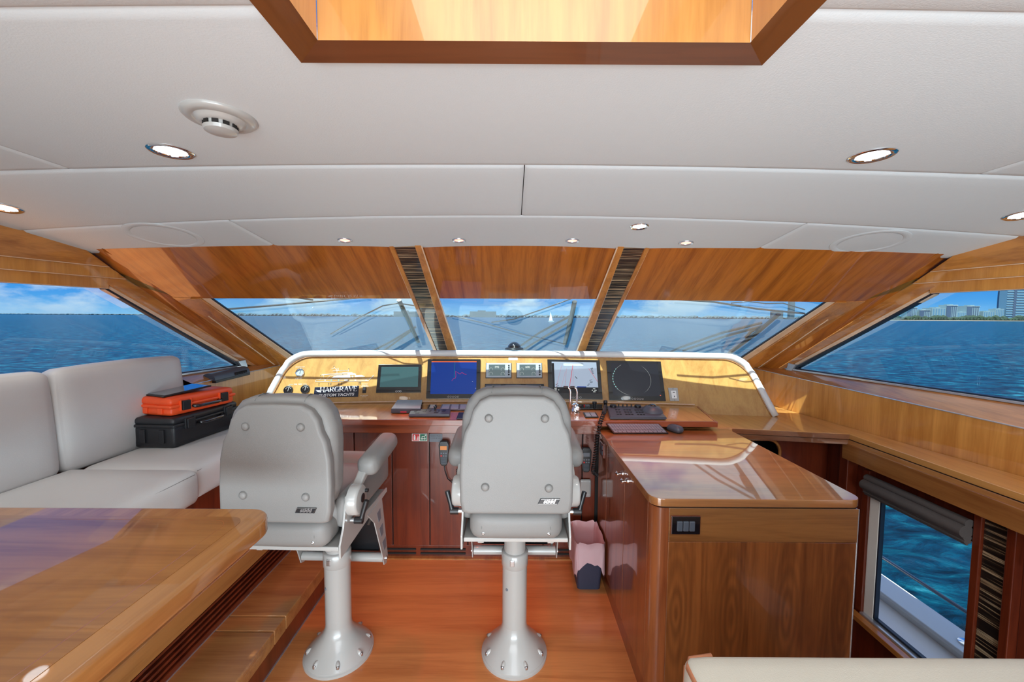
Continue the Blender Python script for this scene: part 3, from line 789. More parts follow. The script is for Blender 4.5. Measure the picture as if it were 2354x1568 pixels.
def scr_text(par, sq, u, v, body, size, mat, name='lettering', off=.0156, rot=0.0, **kw):
    p = dash_hit(*quad_at(sq, u, v)); r, up, n = dash_frame(p)
    if rot: r, up = r * math.cos(rot) + up * math.sin(rot), up * math.cos(rot) - r * math.sin(rot)
    return add_text(body, size, p + n * off, r, up, mat, name, par, depth=.0002, **kw)

m1, s1, q1 = monitor('small black monitor with a blank teal screen beside the boat diagram', [(871, 839), (970, 839), (968, 903), (865, 904)], (.075, .09, .93, .80), M['scrteal'], buttons=3)
m2, s2, q2 = monitor('large black monitor showing a dark blue chart with a red track', [(984, 827), (1105, 827), (1104, 917), (980, 917)], (.075, .055, .925, .885), M['scrblue'])
scr_rect(s2, q2, .0, .0, 1, .025, M['lorange'])
scr_line(s2, q2, [(.52, .02), (.51, .5)], .0012, M['lgreen'], 'heading_line')
scr_line(s2, q2, [(.46, .60), (.50, .53), (.54, .52), (.55, .45), (.54, .30), (.60, .36), (.64, .39), (.68, .34), (.72, .38), (.78, .41)], .0012, M['lred'], 'track_line')
scr_rect(s2, q2, .498, .47, .518, .53, M['lred'], 'boat_mark')
for u, v in ((.37, .28), (.15, .80), (.55, .92), (.58, .57), (.72, .69), (.87, .77), (.80, .85), (.91, .61), (.67, .44), (.98, .82), (.30, .38), (.2, .3)):
    scr_rect(s2, q2, u, v, u + .014, v + .012, M['lwhite'], 'mark')
m3, s3, q3 = monitor('black monitor showing a pale chart with red track lines', [(1258, 827), (1378, 829), (1385, 919), (1261, 918)], (.08, .06, .93, .86), M['scrchart'])
scr_rect(s3, q3, 0, .80, 1, 1, M['lblack'], 'data_strip'); scr_rect(s3, q3, 0, .05, .05, .80, M['lblack'], 'tool_strip')
for r_, k in ((.83, 3), (.88, 4), (.93, 3)):
    for i in range(k * 3): scr_rect(s3, q3, .04 + i / (k * 3) * .95, r_, .04 + i / (k * 3) * .95 + .05, r_ + .018, M['lwhite'], 'reading', off=.0156)
for a, b, rr in (((.22, .12), (.08, .8), .0006), ((.30, .3), (.19, .8), .0006), ((.33, .2), (.27, .8), .0006), ((.47, .1), (.37, .8), .0018), ((.45, .3), (.4, .8), .0006), ((.48, .12), (.44, .8), .0006), ((.47, .4), (.47, .8), .0006), ((.82, .2), (1.0, .62), .0012)):
    scr_line(s3, q3, [a, b], rr, M['lred'], 'track_line')
scr_line(s3, q3, [(.51, .46), (.55, .53)], .003, M['lblack'], 'bar_mark')
for u, v, tx, ro in ((.60, .46, '11', -1.4), (.33, .29, '10', -1.4), (.31, .64, '11', -1.4), (.85, .60, '10', -1.4), (.79, .72, 'S', -.9), (.1, .74, '11', -1.2), (.9, .27, 'Rou', -1.2)):
    scr_text(s3, q3, u, v, tx, .030, M['lblack'], rot=ro)
scr_rect(s3, q3, .26, .05, .70, .12, M['silver'], 'title_strip', off=.0156); scr_rect(s3, q3, .54, .77, .74, .805, M['scrblue'], 'status_strip', off=.0158)
m4, s4, q4 = monitor('black radar monitor with a ring of small teal dots', [(1393, 830), (1518, 832), (1530, 923), (1400, 921)], (.075, .06, .93, .88), M['scrdark'])
for i in range(38):
    a = 2 * math.pi * i / 38
    u, v = .42 + .40 * math.cos(a), .49 + .50 * math.sin(a)
    if v > .02: scr_rect(s4, q4, u - .011, v - .008, u + .011, v + .008, M['ldot'], 'dot')
scr_line(s4, q4, [(.42 + .40 * math.cos(a), .49 + .50 * math.sin(a)) for a in [i * math.pi / 24 for i in range(-9, 33)]], .0004, M['lwhite'], 'ring')
for v, tx in ((.55, 'RADAR STBY'), (.61, 'ON TIME   002221.1H'), (.67, 'TX TIME   000505.0H')): scr_text(s4, q4, .42, v, tx, .011, M['lwhite'])
scr_rect(s4, q4, .82, .955, .845, .98, M['lorange'], 'mark'); scr_rect(s4, q4, .97, .965, .99, .985, M['lorange'], 'mark')
for u in (.2, .66): scr_rect(s4, q4, u, .96, u + .09, .965, M['ldot'], 'box_mark')
# ---- two small engine displays
def display(label, q, num):
    pts = [dash_hit(*p) for p in q]; cen = sum(pts, V((0, 0, 0))) / 4
    t = thing('engine_display', label, 'display', cen)
    bm = bm_new(); dash_slab(bm, q, -.01, .006, .002); mesh_obj('back_plate', bm, M['darkgrey'], t)
    q_in = sub_quad(q, .02, .03, .98, .96)
    bm = bm_new(); dash_slab(bm, q_in, .006, .016, .004); wn(mesh_obj('housing', bm, M['silver'], t, smooth=40))
    sq = sub_quad(q, .12, .13, .75, .86)
    bm = bm_new(); dash_slab(bm, sq, .0160, .0166); s_ = mesh_obj('screen', bm, M['scrlcd'], t)
    scr_text(s_, sq, .5, .22, num, .024, M['lwhite'], off=.0168)
    for u, v in ((.14, .45), (.14, .85), (.86, .45), (.86, .85)):
        scr_line(s_, sq, [(u + .11 * math.cos(a), v + .17 * math.sin(a)) for a in [2.5 + i * .45 for i in range(10)]], .0006, M['lwhite'], 'dial', off=.017)
    for v in (.2, .34, .48, .62, .78):
        p = dash_hit(*quad_at(q, .895, v)); r, up, n = dash_frame(p)
        bm = bm_new(); add_lathe(bm, [(.0072, .014), (.0066, .019), (0, .019)], p, n, 14); mesh_obj('button', bm, M['black'], t)
    return t
display('silver engine display reading 592, left of the two small displays', [(1117, 835), (1176, 835), (1176, 870), (1116, 870)], '592')
display('silver engine display reading 600, right of the two small displays', [(1187, 835), (1246, 835), (1247, 870), (1187, 870)], '600')
# ---- low switch strip under the displays
q = [(1115, 884), (1250, 884), (1252, 899), (1114, 899)]
t = thing('switch_strip', 'long black switch strip below the two small displays', 'switch panel', dash_hit(1182, 890))
bm = bm_new(); dash_slab(bm, q, -.01, .018, .003); mesh_obj('housing', bm, M['black'], t)
for u in (.14, .48, .82):
    bm = bm_new(); dash_slab(bm, sub_quad(q, u - .13, .1, u + .13, .5), .018, .026, .002); mesh_obj('rocker', bm, M['darkgrey'], t)
# ---- white print above the displays, gauges, name plate, diagram
t = thing('notice_label', 'small white printed label above the engine displays', 'label', dash_hit(1180, 822))
bm = bm_new(); dash_slab(bm, [(1165, 818), (1194, 818), (1194, 821), (1165, 821)], 0, .0012); dash_slab(bm, [(1169, 822), (1190, 822), (1190, 828), (1169, 828)], 0, .0012); mesh_obj('paper', bm, M['print'], t)
def gauge(px, py, r, mat, label):
    p = dash_hit(px, py); rt, up, n = dash_frame(p)
    t = thing('gauge', label, 'gauge', p)
    bm = bm_new(); add_lathe(bm, [(r * 1.0, -.006), (r * 1.06, .004), (r, .010), (r * .86, .011), (r * .84, .006)], p, n, 28); mesh_obj('bezel', bm, M['chrome' if mat == 'steel' else 'black'], t, smooth=50)
    bm = bm_new(); add_lathe(bm, [(r * .84, .006), (0, .0065)], p, n, 28); mesh_obj('dial', bm, M['silver' if mat == 'steel' else 'blackgloss'], t)
    bm = bm_new(); add_tube(bm, [p + n * .0085 - up * r * .3, p + n * .0085 + up * r * .55 + rt * r * .1], .0012, 5); mesh_obj('needle', bm, M['print' if mat != 'steel' else 'black'], t)
    bm = bm_new(); add_tube(bm, [p + n * .0075 + (rt * math.cos(a) + up * math.sin(a)) * r * .62 for a in [math.pi * (.1 + i * .08) for i in range(11)]], .0009, 5); mesh_obj('scale_arc', bm, M['print' if mat != 'steel' else 'black'], t)
    return t
gauge(690, 857, .030, 'steel', 'silver-rimmed round gauge at the upper left of the instrument panel')
gauge(663, 897, .031, 'black', 'round black fuel gauge, left of the pair behind the left chair')
gauge(702, 895, .031, 'black', 'round black fuel gauge beside the dark name plate')
def dash_text(par, px, py, body, size, mat, **kw):
    p = dash_hit(px, py); r, up, n = dash_frame(p); return add_text(body, size, p + n * .0008, r, up, mat, 'lettering', par, depth=.0002, **kw)
dash_text(dash, 690, 844, 'WINDSHIELD TEMP', .0075, M['print'], sx=1.0); dash_text(dash, 688, 868, 'SHORE TEMP', .0075, M['print']); dash_text(dash, 686, 871, 'WATER TANK', .0075, M['print'])
dash_text(dash, 685, 883.5, 'FUEL TANK', .011, M['print'])
for pts in ([(664, 888), (665, 884), (674, 883.6)], [(696, 883.2), (704.5, 883), (704.5, 887)]):
    bm = bm_new(); add_tube(bm, [dash_hit(*p) + dash_n(dash_hit(*p)) * .001 for p in pts], .0009, 5); mesh_obj('bracket_line', bm, M['print'], dash)
for px, py, tx in ((839, 883, 'BOW THRUST'), (839, 886, 'ENABLE ONLY'), (839, 888.5, 'STBD SHIFT PUMP'), (837, 909.5, 'AUTO BILGE PUMP'), (837, 912.5, 'TEST ONLY')):
    dash_text(dash, px, py, tx, .0068, M['print'])
p = dash_hit(838, 897); r, up, n = dash_frame(p); Rm = Matrix((r, up, n)).transposed()
t = thing('rocker_switch', 'small black rocker switch right of the dark name plate', 'switch', p)
bm = bm_new(); add_box(bm, p + n * .003, (.026, .046, .010), Rm, .002); mesh_obj('frame', bm, M['black'], t)
bm = bm_new(); add_box(bm, p + n * .010 + up * .008, (.019, .020, .010), Rm, .002); mesh_obj('rocker', bm, M['midgrey'], t)
# name plate
q = [(724, 890.5), (825.5, 887), (823.5, 912.5), (720.5, 914.5)]
pts = [dash_hit(*a) for a in q]; cen = sum(pts, V((0, 0, 0))) / 4
t = thing('name_plate', 'dark navy plate lettered HARGRAVE CUSTOM YACHTS on the instrument panel', 'sign', cen)
bm = bm_new(); dash_slab(bm, q, 0, .005, .001); mesh_obj('plate', bm, M['navy'], t)
r = (pts[1] - pts[0]).normalized(); n = dash_n(cen); up = n.cross(r).normalized()
# serif capitals drawn as strokes: thin, thick and serif bars
def serif_word(word, origin, h, par):
    TH, TN = .155, .06
    L = {
     'H': (.86, [((.14, 0), (.14, 1), TH), ((.72, 0), (.72, 1), TH), ((.14, .5), (.72, .5), TN)], [.14, .72], [.14, .72]),
     'A': (.86, [((.08, 0), (.42, 1), TN), ((.78, 0), (.42, 1), TH), ((.2, .34), (.66, .34), TN)], [.08, .78], []),
     'R': (.84, [((.14, 0), (.14, 1), TH), ((.14, .96), (.46, .96), TN), ((.14, .47), (.46, .47), TN), ((.46, .97), (.62, .86), TN), ((.62, .88), (.62, .58), TH), ((.62, .6), (.46, .47), TN), ((.38, .47), (.78, 0), TH)], [.14, .80], [.14]),
     'G': (.90, [((.68, .84), (.5, .97), TN), ((.5, .97), (.3, .93), TN), ((.3, .95), (.13, .72), TN * 1.6), ((.13, .74), (.13, .28), TH), ((.13, .28), (.3, .05), TN * 1.6), ((.3, .06), (.55, .03), TN), ((.55, .03), (.72, .12), TN), ((.72, .0), (.72, .42), TH)], [], []),
     'V': (.84, [((.06, 1), (.42, 0), TH), ((.78, 1), (.42, 0), TN)], [], [.08, .78]),
     'E': (.74, [((.14, 0), (.14, 1), TH), ((.14, .97), (.60, .97), TN), ((.14, .52), (.48, .52), TN), ((.14, .03), (.62, .03), TN), ((.61, .97), (.61, .80), TN), ((.63, .03), (.63, .22), TN), ((.48, .62), (.48, .42), TN)], [.14], [.14]),
    }
    x = 0.0
    for ch in word:
        wd, st, sb, stp = L[ch]
        st = list(st) + [((c_ - .13, .02), (c_ + .13, .02), .045) for c_ in sb] + [((c_ - .13, .98), (c_ + .13, .98), .045) for c_ in stp]
        bm = bm_new()
        for a, b, wdt in st:
            A = V((a[0], a[1], 0)); B = V((b[0], b[1], 0)); d = (B - A).normalized(); pp = V((-d.y, d.x, 0)) * wdt / 2
            if wdt == TH or wdt == TN: pp = V((wdt / 2, 0, 0)) if abs(d.y) > .5 else V((0, wdt / 2, 0))
            q4_ = [A - pp, B - pp, B + pp, A + pp]
            add_prism(bm, [origin + r * ((v.x + x) * h) + up * (v.y * h) for v in q4_], n * .0008)
        mesh_obj('letter', bm, M['print'], par)
        x += wd
    return x * h
h = .0395
serif_word('HARGRAVE', pts[3] + r * .042 + up * .037 + n * .005, h, t)
bm = bm_new(); o_ = pts[3] + n * .0055 + up * .052
add_prism(bm, [o_ + r * .012 + up * .004, o_ + r * .03 - up * .006, o_ + r * .062 - up * .002, o_ + r * .065 + up * .003, o_ + r * .035 + up * .001], n * .0008)
add_prism(bm, [o_ + r * .018 - up * .006, o_ + r * .036 - up * .012, o_ + r * .05 - up * .008], n * .0008); mesh_obj('wing_mark', bm, M['print'], t)
add_text('CUSTOM YACHTS', .028, cen - up * .024 + n * .0052, r, up, M['print'], 'lettering', t, depth=.0003, shear=.12, sx=1.12, bold=.0008)
# boat diagram: white line drawing on the panel
dg = thing('boat_diagram', 'white line diagram of a motor yacht with lamps printed on the instrument panel', 'diagram', dash_hit(790, 868))
zx = lambda x, y: (620 + x / 7.847, 800 + y / 7.847)
def dl(pts, rr=.0011, mat='print', name='line'):
    bm = bm_new(); w_ = [dash_hit(*zx(*p)) for p in pts]; add_tube(bm, [p + dash_n(p) * .001 for p in w_], rr, 5); mesh_obj(name, bm, M[mat], dg)
def dpoly(pts, mat='print', name='shape'):
    bm = bm_new(); w_ = [dash_hit(*zx(*p)) for p in pts]; add_prism(bm, w_, dash_n(w_[0]) * .0012); mesh_obj(name, bm, M[mat], dg)
dl([(825, 610), (1780, 592), (1880, 490)], .0018); dl([(825, 610), (835, 580), (900, 570), (930, 545)]); dl([(900, 572), (1780, 560), (1870, 515)], .0009)
dpoly([(1110, 545), (1160, 510), (1220, 497), (1450, 490), (1460, 540)]); dpoly([(1480, 500), (1510, 500), (1510, 530), (1480, 530)])
dpoly([(1535, 492), (1660, 488), (1720, 518), (1535, 525)]); dpoly([(1400, 462), (1530, 455), (1565, 475), (1410, 478)]); dpoly([(1310, 446), (1480, 440), (1500, 450), (1310, 455)])
dl([(920, 492), (1240, 462), (1480, 455)]); dl([(940, 480), (1100, 470), (1300, 455)]); dl([(1030, 555), (1080, 510), (1160, 488), (1560, 482)]); dl([(975, 545), (975, 490)]); dl([(1215, 455), (1215, 360)]); dl([(1160, 340), (1215, 410), (1430, 405)]); dl([(1140, 415), (1240, 412)]); dl([(1120, 375), (1170, 372)]); dl([(1425, 375), (1415, 430)]); dl([(1240, 405), (1240, 360)])
for x, y in ((1158, 328), (1427, 375), (1318, 479), (920, 498), (890, 640), (888, 665), (1066, 636), (1064, 662), (1104, 636), (1102, 662), (1244, 634), (1242, 660), (1294, 632), (1292, 658), (1615, 622), (1612, 648), (1642, 620), (1638, 646)):
    p = dash_hit(*zx(x, y)); bm = bm_new(); add_lathe(bm, [(.0032, 0), (.003, .003), (0, .004)], p, dash_n(p), 10); mesh_obj('lamp', bm, M['black'], dg)
for x in (1000, 1360, 1380, 1400, 1545, 1740): dpoly([(x - 12, 575), (x + 12, 575), (x + 12, 590), (x - 12, 590)], name='port')
for x in (1113, 1244): dpoly([(x - 10, 572), (x + 10, 572), (x + 10, 590), (x - 10, 590)], 'ldot', 'port')
# white outlet plate
q = [(1535, 892), (1557, 892), (1561, 922.5), (1540, 922.5)]
t = thing('outlet_plate', 'white cable outlet plate on the instrument panel right of the radar monitor', 'outlet', dash_hit(1548, 907))
bm = bm_new(); dash_slab(bm, q, 0, .007, .002); mesh_obj('plate', bm, M['white'], t)
bm = bm_new(); dash_slab(bm, sub_quad(q, .25, .22, .78, .80), .007, .009, .001); mesh_obj('insert', bm, M['print'], t)
for u0, v0, u1, v1 in ((.42, .32, .64, .37), (.50, .6, .58, .72), (.47, .06, .54, .1), (.47, .9, .54, .94)):
    bm = bm_new(); dash_slab(bm, sub_quad(q, u0, v0, u1, v1), .007, .0098); mesh_obj('slot', bm, M['black'], t)

# ---- raised tray worktop in front of the dash, cabinet below
tw = thing('console_worktop', 'raised polished wooden tray worktop running in front of the instrument panel', 'worktop', (0, 2.7, 0.93))
TX0, TX1, TY0, TY1, TZ = -1.34, 1.265, 2.442, 2.86, 0.96
bm = bm_new(); add_prism(bm, [V((TX0, TY0, .922)), V((TX1, TY0, .922)), V((TX1 + .08, TY1, .922)), V((TX0 - .08, TY1, .922))], (0, 0, TZ - .004 - .922), .002); mesh_obj('slab', bm, M['topy'], tw)
bm = bm_new(); box2(bm, (TX0, TY0 - .014, .925), (TX1 + .012, TY0 + .002, TZ), .002); mesh_obj('front_lip', bm, M['cabx'], tw)
bm = bm_new(); add_prism(bm, [V((TX1, TY0, .922)), V((TX1 + .014, TY0, .922)), V((TX1 + .094, TY1, .922)), V((TX1 + .08, TY1, .922))], (0, 0, TZ - .922), .002); mesh_obj('side_lip', bm, M['cabx'], tw)
bm = bm_new(); add_tube(bm, [V((x, dashD(x, .14) - .008, TZ + .004)) for x in [TX0 + (TX1 + .08 - TX0) * i / 16 for i in range(17)]], .005, 6); mesh_obj('back_bead', bm, M['pale'], tw)
bm = bm_new(); add_prism(bm, [V((x, dashD(x, .14) - .01, .93)) for x in [TX0 + (TX1 + .08 - TX0) * i / 12 for i in range(13)]] + [V((TX1 + .08, TY1 - .1, .93)), V((TX0, TY1 - .1, .93))], (0, 0, TZ - .0055 - .93)); mesh_obj('back_fill', bm, M['topy'], tw)

cb = thing('helm_cabinet', 'dark reddish wooden cabinet with flush doors under the helm worktop', 'cabinet', (0, 2.7, 0))
bm = bm_new(); box2(bm, (-1.345, 2.565, 0), (.575, 2.90, .866)); mesh_obj('body', bm, M['gap'], cb)
bm = bm_new(); box2(bm, (-1.345, 2.462, .866), (.543, 2.60, .920), .003); mesh_obj('fascia_rail', bm, M['cabx'], cb)
xs = [-1.34, -1.026, -.78, -.535, -.285, -.035, .215, .465, .553]
for a, b in zip(xs, xs[1:]):
    bm = bm_new(); box2(bm, (a + .003, 2.55, .085), (b - .003, 2.57, .860), .004, 2); d = wn(mesh_obj('door', bm, M['cab'], cb, smooth=40))
bm = bm_new(); box2(bm, (-1.345, 2.56, 0), (.553, 2.58, .082), .002); mesh_obj('plinth', bm, M['cab'], cb)
for a, b in ((-1.02, -.63), (-.60, -.30), (.24, .46)):
    for zz in (.022, .050):
        bm = bm_new(); box2(bm, (a, 2.552, zz), (b, 2.565, zz + .012), .001); mesh_obj('vent_slot', bm, M['gap'], cb)
bm = bm_new(); box2(bm, (-1.08, 2.53, 0), (.55, 2.56, .008)); mesh_obj('threshold_strip', bm, M['tabley'], cb)
# stickers and boxes on the cabinet front
def onF(px, py, off=0.0): return atD(px, py, 2.55 - off)
t = thing('safety_sticker', 'red and green safety sticker with a fire extinguisher symbol on the cabinet front', 'sticker', onF(964, 1006))
def fq(q, o0, o1): bm = bm_new(); return add_prism(bm, [onF(x, y, o0) for x, y in q], V((0, -(o1 - o0), 0)))
mesh_obj('border', fq([(947, 997), (982, 997), (982, 1014), (947, 1014)], .001, .002), M['print'], t)
mesh_obj('red_field', fq([(948.2, 998), (964, 998), (964, 1013), (948.2, 1013)], .002, .0026), M['red'], t)
mesh_obj('green_field', fq([(965.6, 998), (981, 998), (981, 1013), (965.6, 1013)], .002, .0026), M['green'], t)
bm = fq([(951, 1002.5), (955.2, 1002.5), (955.2, 1011.5), (951, 1011.5)], .0026, .003); bm2 = fq([(951.5, 1000), (954.5, 1000), (954.5, 1002), (951.5, 1002)], .0026, .003); merge(bm, bm2); mesh_obj('extinguisher_mark', bm, M['print'], t)
bm = bm_new()
for k in range(3): merge(bm, fq([(957.5 + k * 1.8, 1011.5), (958.8 + k * 1.8, 1011.5), (960.2 + k * 1.8, 1000.5 + k), (959.2 + k * 1.8, 1004)], .0026, .003))
mesh_obj('flame_mark', bm, M['print'], t)
bm = fq([(967.5, 1008), (979, 1008), (979, 1009.3), (967.5, 1009.3)], .0026, .003)
for x in (969.5, 976): merge(bm, fq([(x, 1003.5), (x + 1.2, 1003.5), (x + 1.2, 1012), (x, 1012)], .0026, .003))
merge(bm, fq([(969.5, 1003), (977, 1003), (977, 1004.3), (969.5, 1004.3)], .0026, .003)); merge(bm, fq([(976.5, 999.5), (979.5, 999.5), (979.5, 1001.5), (976.5, 1001.5)], .0026, .003)); mesh_obj('ladder_mark', bm, M['print'], t)
t = thing('contact_card', 'small grey printed card on the cabinet front beside the safety sticker', 'card', onF(1002, 1006))
mesh_obj('card', fq([(987, 997.5), (1017, 997.5), (1017, 1016), (987, 1016)], .001, .002), M['midgrey'], t)
for y, tx in ((1002.3, 'Notfallnr Medico'), (1007.6, '+1 410 281 2010')):
    add_text(tx, .0105, onF(1002, y, .0022), V((1, 0, 0)), V((0, 0, 1)), M['black'], 'lettering', t, depth=.0002)
t = thing('white_plate', 'white moulded socket cover on the cabinet front right of the centre chair', 'outlet', onF(1346, 1120))
bm = bm_new(); c_ = onF(1345, 1121); box2(bm, c_ + V((-.036, -.025, -.058)), c_ + V((.036, -.0, .062)), .012, 3); wn(mesh_obj('cover', bm, M['white'], t, smooth=40))
bm = bm_new(); box2(bm, c_ + V((.004, -.027, -.04)), c_ + V((.026, -.024, -.035))); mesh_obj('print_line', bm, M['steel'], t)
for dx, dz in ((-.026, .05), (.026, .05)):
    bm = bm_new(); add_lathe(bm, [(.003, 0), (.003, .003), (0, .004)], c_ + V((dx, -.025, dz)), V((0, -1, 0)), 8); mesh_obj('screw', bm, M['steel'], t)
# radio handsets
def handset(px, py, label, screen):
    c_ = onF(px, py, .03); t = thing('radio_handset', label, 'handset', c_)
    bm = bm_new(); add_prism(bm, [c_ + V(q_) for q_ in ((-.033, .012, .062), (-.022, .012, .085), (.022, .012, .085), (.033, .012, .062), (.030, .012, .01), (.024, .012, -.06), (.014, .012, -.075), (-.014, .012, -.075), (-.024, .012, -.06), (-.030, .012, .01))], (0, -.030, 0), .005, 2); wn(mesh_obj('body', bm, M['black'], t, smooth=40))
    bm = bm_new(); box2(bm, c_ + V((-.022, -.0195, .03)), c_ + V((.02, -.0175, .055))); mesh_obj('screen', bm, M['ambs'] if screen else M['midgrey'], t)
    for i in range(3):
        for j in range(2):
            bm = bm_new(); box2(bm, c_ + V((-.02 + i * .015, -.0205, .004 - j * .017)), c_ + V((-.01 + i * .015, -.0175, .014 - j * .017)), .001); mesh_obj('key', bm, M['red'] if (i == 0 and j == 1) else M['midgrey'], t)
    for k in range(6):
        bm = bm_new(); box2(bm, c_ + V((-.017, -.020, -.06 + k * .0075)), c_ + V((.017, -.0175, -.056 + k * .0075))); mesh_obj('grille_bar', bm, M['darkgrey'], t)
    bm = bm_new(); box2(bm, c_ + V((-.015, .01, -.02)), c_ + V((.015, .03, .02))); mesh_obj('mount_clip', bm, M['black'], t)
    return t, c_
t, c_ = handset(1021, 1043, 'black radio handset with an amber screen left of the centre chair', True)
def coil(pts, rc, rw, turns, mat, name, par, n=6, nm=None):
    pts = [V(p) for p in pts]; L_ = [0]
    for a, b in zip(pts, pts[1:]): L_.append(L_[-1] + (b - a).length)
    out = []; N = turns * 10; tot = L_[-1]
    for i in range(N + 1):
        s_ = tot * i / N; k = 0
        while k < len(pts) - 2 and L_[k + 1] < s_: k += 1
        f = (s_ - L_[k]) / max(1e-6, L_[k + 1] - L_[k]); p = pts[k].lerp(pts[k + 1], f); d = (pts[k + 1] - pts[k]).normalized()
        a_ = d.cross(V((0, 1, 0.3))).normalized(); b_ = d.cross(a_); an = 2 * math.pi * turns * i / N
        out.append(p + a_ * math.cos(an) * rc + b_ * math.sin(an) * rc)
    bm = bm_new(); add_tube(bm, out, rw, n); return mesh_obj(name, bm, mat, par, smooth=180)
bm = bm_new(); add_tube(bm, [c_ + V((0, 0, -.07)), c_ + V((.004, 0, -.11)), c_ + V((.02, .01, -.17)), c_ + V((.05, .02, -.2))], .0035, 8); mesh_obj('cord', bm, M['black'], t, smooth=180)
coil([onF(1051, 1078, .02), onF(1052, 1100, .02), onF(1060, 1130, .02)], .007, .003, 12, M['black'], 'coiled_cord', t)
t, c_ = handset(1347, 1058, 'black radio handset hanging right of the centre chair, below the coiled cord', False)
coil([atD(1392, 934, 2.72), atD(1388, 950, 2.46), atD(1379, 975, 2.40), atD(1372, 1010, 2.40), atD(1368, 1050, 2.42), atD(1364, 1075, 2.44), atD(1363, 1085, 2.46), atD(1374, 1094, 2.50)], .011, .0032, 44, M['black'], 'coiled_cord', t)

# ---- things on the tray
def onT(px, py, Z=TZ): return atZ(px, py, Z)
def slab_on(name, label, cat, q, h, mat, bev=.003, Z=TZ, part='body'):
    pts = [onT(*p, Z) for p in q]; c_ = sum(pts, V((0, 0, 0))) / 4
    t = thing(name, label, cat, c_)
    bm = bm_new(); add_prism(bm, pts, (0, 0, h), bev, 2); wn(mesh_obj(part, bm, mat, t, smooth=40)); return t, pts
def up_uv(pts, u, v, z): return (pts[0].lerp(pts[1], u)).lerp(pts[3].lerp(pts[2], u), v) + V((0, 0, z))
t, p_ = slab_on('router_box', 'flat silver electronics box on the tray worktop in front of the small monitor', 'box', [(914, 929), (971, 929), (967, 950), (899, 950)], .028, M['darkgrey'], .003)
bm = bm_new(); add_prism(bm, [up_uv(p_, u, v, .028) for u, v in ((.0, .0), (1, 0), (.99, .97), (.01, .97))], (0, 0, .004), .001); mesh_obj('silver_lid', bm, M['silver'], t)
for v in (.2, .45, .7):
    bm = bm_new(); a = up_uv(p_, 1.0, v, .006); box2(bm, a, a + V((.004, .03, .014))); mesh_obj('port', bm, M['blackgloss'], t)
r_ = (p_[1] - p_[0]).normalized(); add_text('~ NETWORK', .018, up_uv(p_, .5, .5, .0322), V((1, 0, 0)), V((0, 1, 0)), M['print'], 'lettering', t, depth=.0002)
bm = bm_new(); a = up_uv(p_, .42, 1.0, .006); box2(bm, a + V((-.02, -.003, 0)), a + V((.02, .0, .005))); mesh_obj('status_lamp', bm, M['lred'], t)
t, p_ = slab_on('joystick_remote', 'long dark joystick control bar lying at the front edge of the tray worktop', 'controller', [(946, 946.5), (1036, 946.5), (1034, 959), (939, 959)], .020, M['darkgrey'], .006)
for u, v, w_, d_ in ((.14, .45, .05, .03), (.2, .8, .09, .012), (.36, .4, .07, .05), (.5, .4, .03, .05), (.72, .4, .04, .03), (.84, .4, .07, .05), (.66, .75, .1, .012)):
    bm = bm_new(); c_ = up_uv(p_, u, v, .020); add_box(bm, c_, (w_ * .3, d_ * .9, .004), None, .0015); mesh_obj('button', bm, M['black'], t)
bm = bm_new(); c_ = up_uv(p_, .62, .3, .02); add_lathe(bm, [(.010, 0), (.006, .004), (.006, .016), (.011, .019), (.011, .028), (0, .031)], c_, n=14); mesh_obj('joystick', bm, M['black'], t, smooth=40)
t, p_ = slab_on('keypad', 'small square keypad with white buttons on the tray worktop', 'keypad', [(986, 932), (1004, 932), (1001, 943), (981, 943)], .006, M['black'], .002)
for i in range(4):
    for j in range(4):
        bm = bm_new(); add_box(bm, up_uv(p_, .3 + i * .14, .15 + j * .2, .007), (.006, .009, .004)); mesh_obj('key', bm, M['print'], t)
t, p_ = slab_on('switch_plate', 'flat blue-grey touch plate on the tray worktop left of the centre chair', 'switch panel', [(1016, 931), (1080, 931), (1080, 944), (1010, 944)], .006, M['midgrey'], .002)
for k in range(3):
    bm = bm_new(); add_prism(bm, [up_uv(p_, .05 + k * .31, .12, .006), up_uv(p_, .30 + k * .31, .12, .006), up_uv(p_, .30 + k * .31, .85, .006), up_uv(p_, .05 + k * .31, .85, .006)], (0, 0, .003), .001); mesh_obj('touch_pad', bm, M['silver'], t)
t, p_ = slab_on('panel_edge_plate', 'dark plate at the tray edge mostly hidden by the centre chair', 'switch panel', [(1054, 950), (1110, 950), (1110, 964), (1049, 964)], .006, M['black'], .002)
# engine throttle with two chrome levers
c_ = onT(1322, 945)
t = thing('throttle_lever', 'chrome engine throttle with bent levers beside the centre chair back', 'throttle', c_)
bm = bm_new(); add_lathe(bm, [(.03, 0), (.03, .01), (.024, .02), (.024, .045), (.012, .055), (0, .056)], c_, n=20); mesh_obj('base', bm, M['chrome'], t, smooth=40)
for dx in (0, -.045):
    b_ = c_ + V((.010 + dx, -.0, .02))
    bm = bm_new(); add_tube(bm, [b_, b_ + V((.002, .0, .05)), b_ + V((.002, .0, .11)), b_ + V((-.004, 0, .135)), b_ + V((-.02, 0, .143)), b_ + V((-.042, 0, .143))], .0065, 10); mesh_obj('lever', bm, M['chrome'], t, smooth=180)
    bm = bm_new(); add_tube(bm, [b_ + V((-.016, 0, .143)), b_ + V((-.046, 0, .143))], .009, 10); mesh_obj('grip', bm, M['black'], t, smooth=40)
bm = bm_new(); add_lathe(bm, [(.014, 0), (.014, .03), (0, .032)], c_ + V((.01, -.03, .03)), V((0, -1, 0)), 16); mesh_obj('pivot_cap', bm, M['chrome'], t, smooth=40)
t, p_ = slab_on('thruster_panel', 'black control strip with knobs on the tray below the pale chart monitor', 'switch panel', [(1329, 931), (1396, 932), (1397, 942), (1327, 942)], .008, M['blackgloss'], .002)
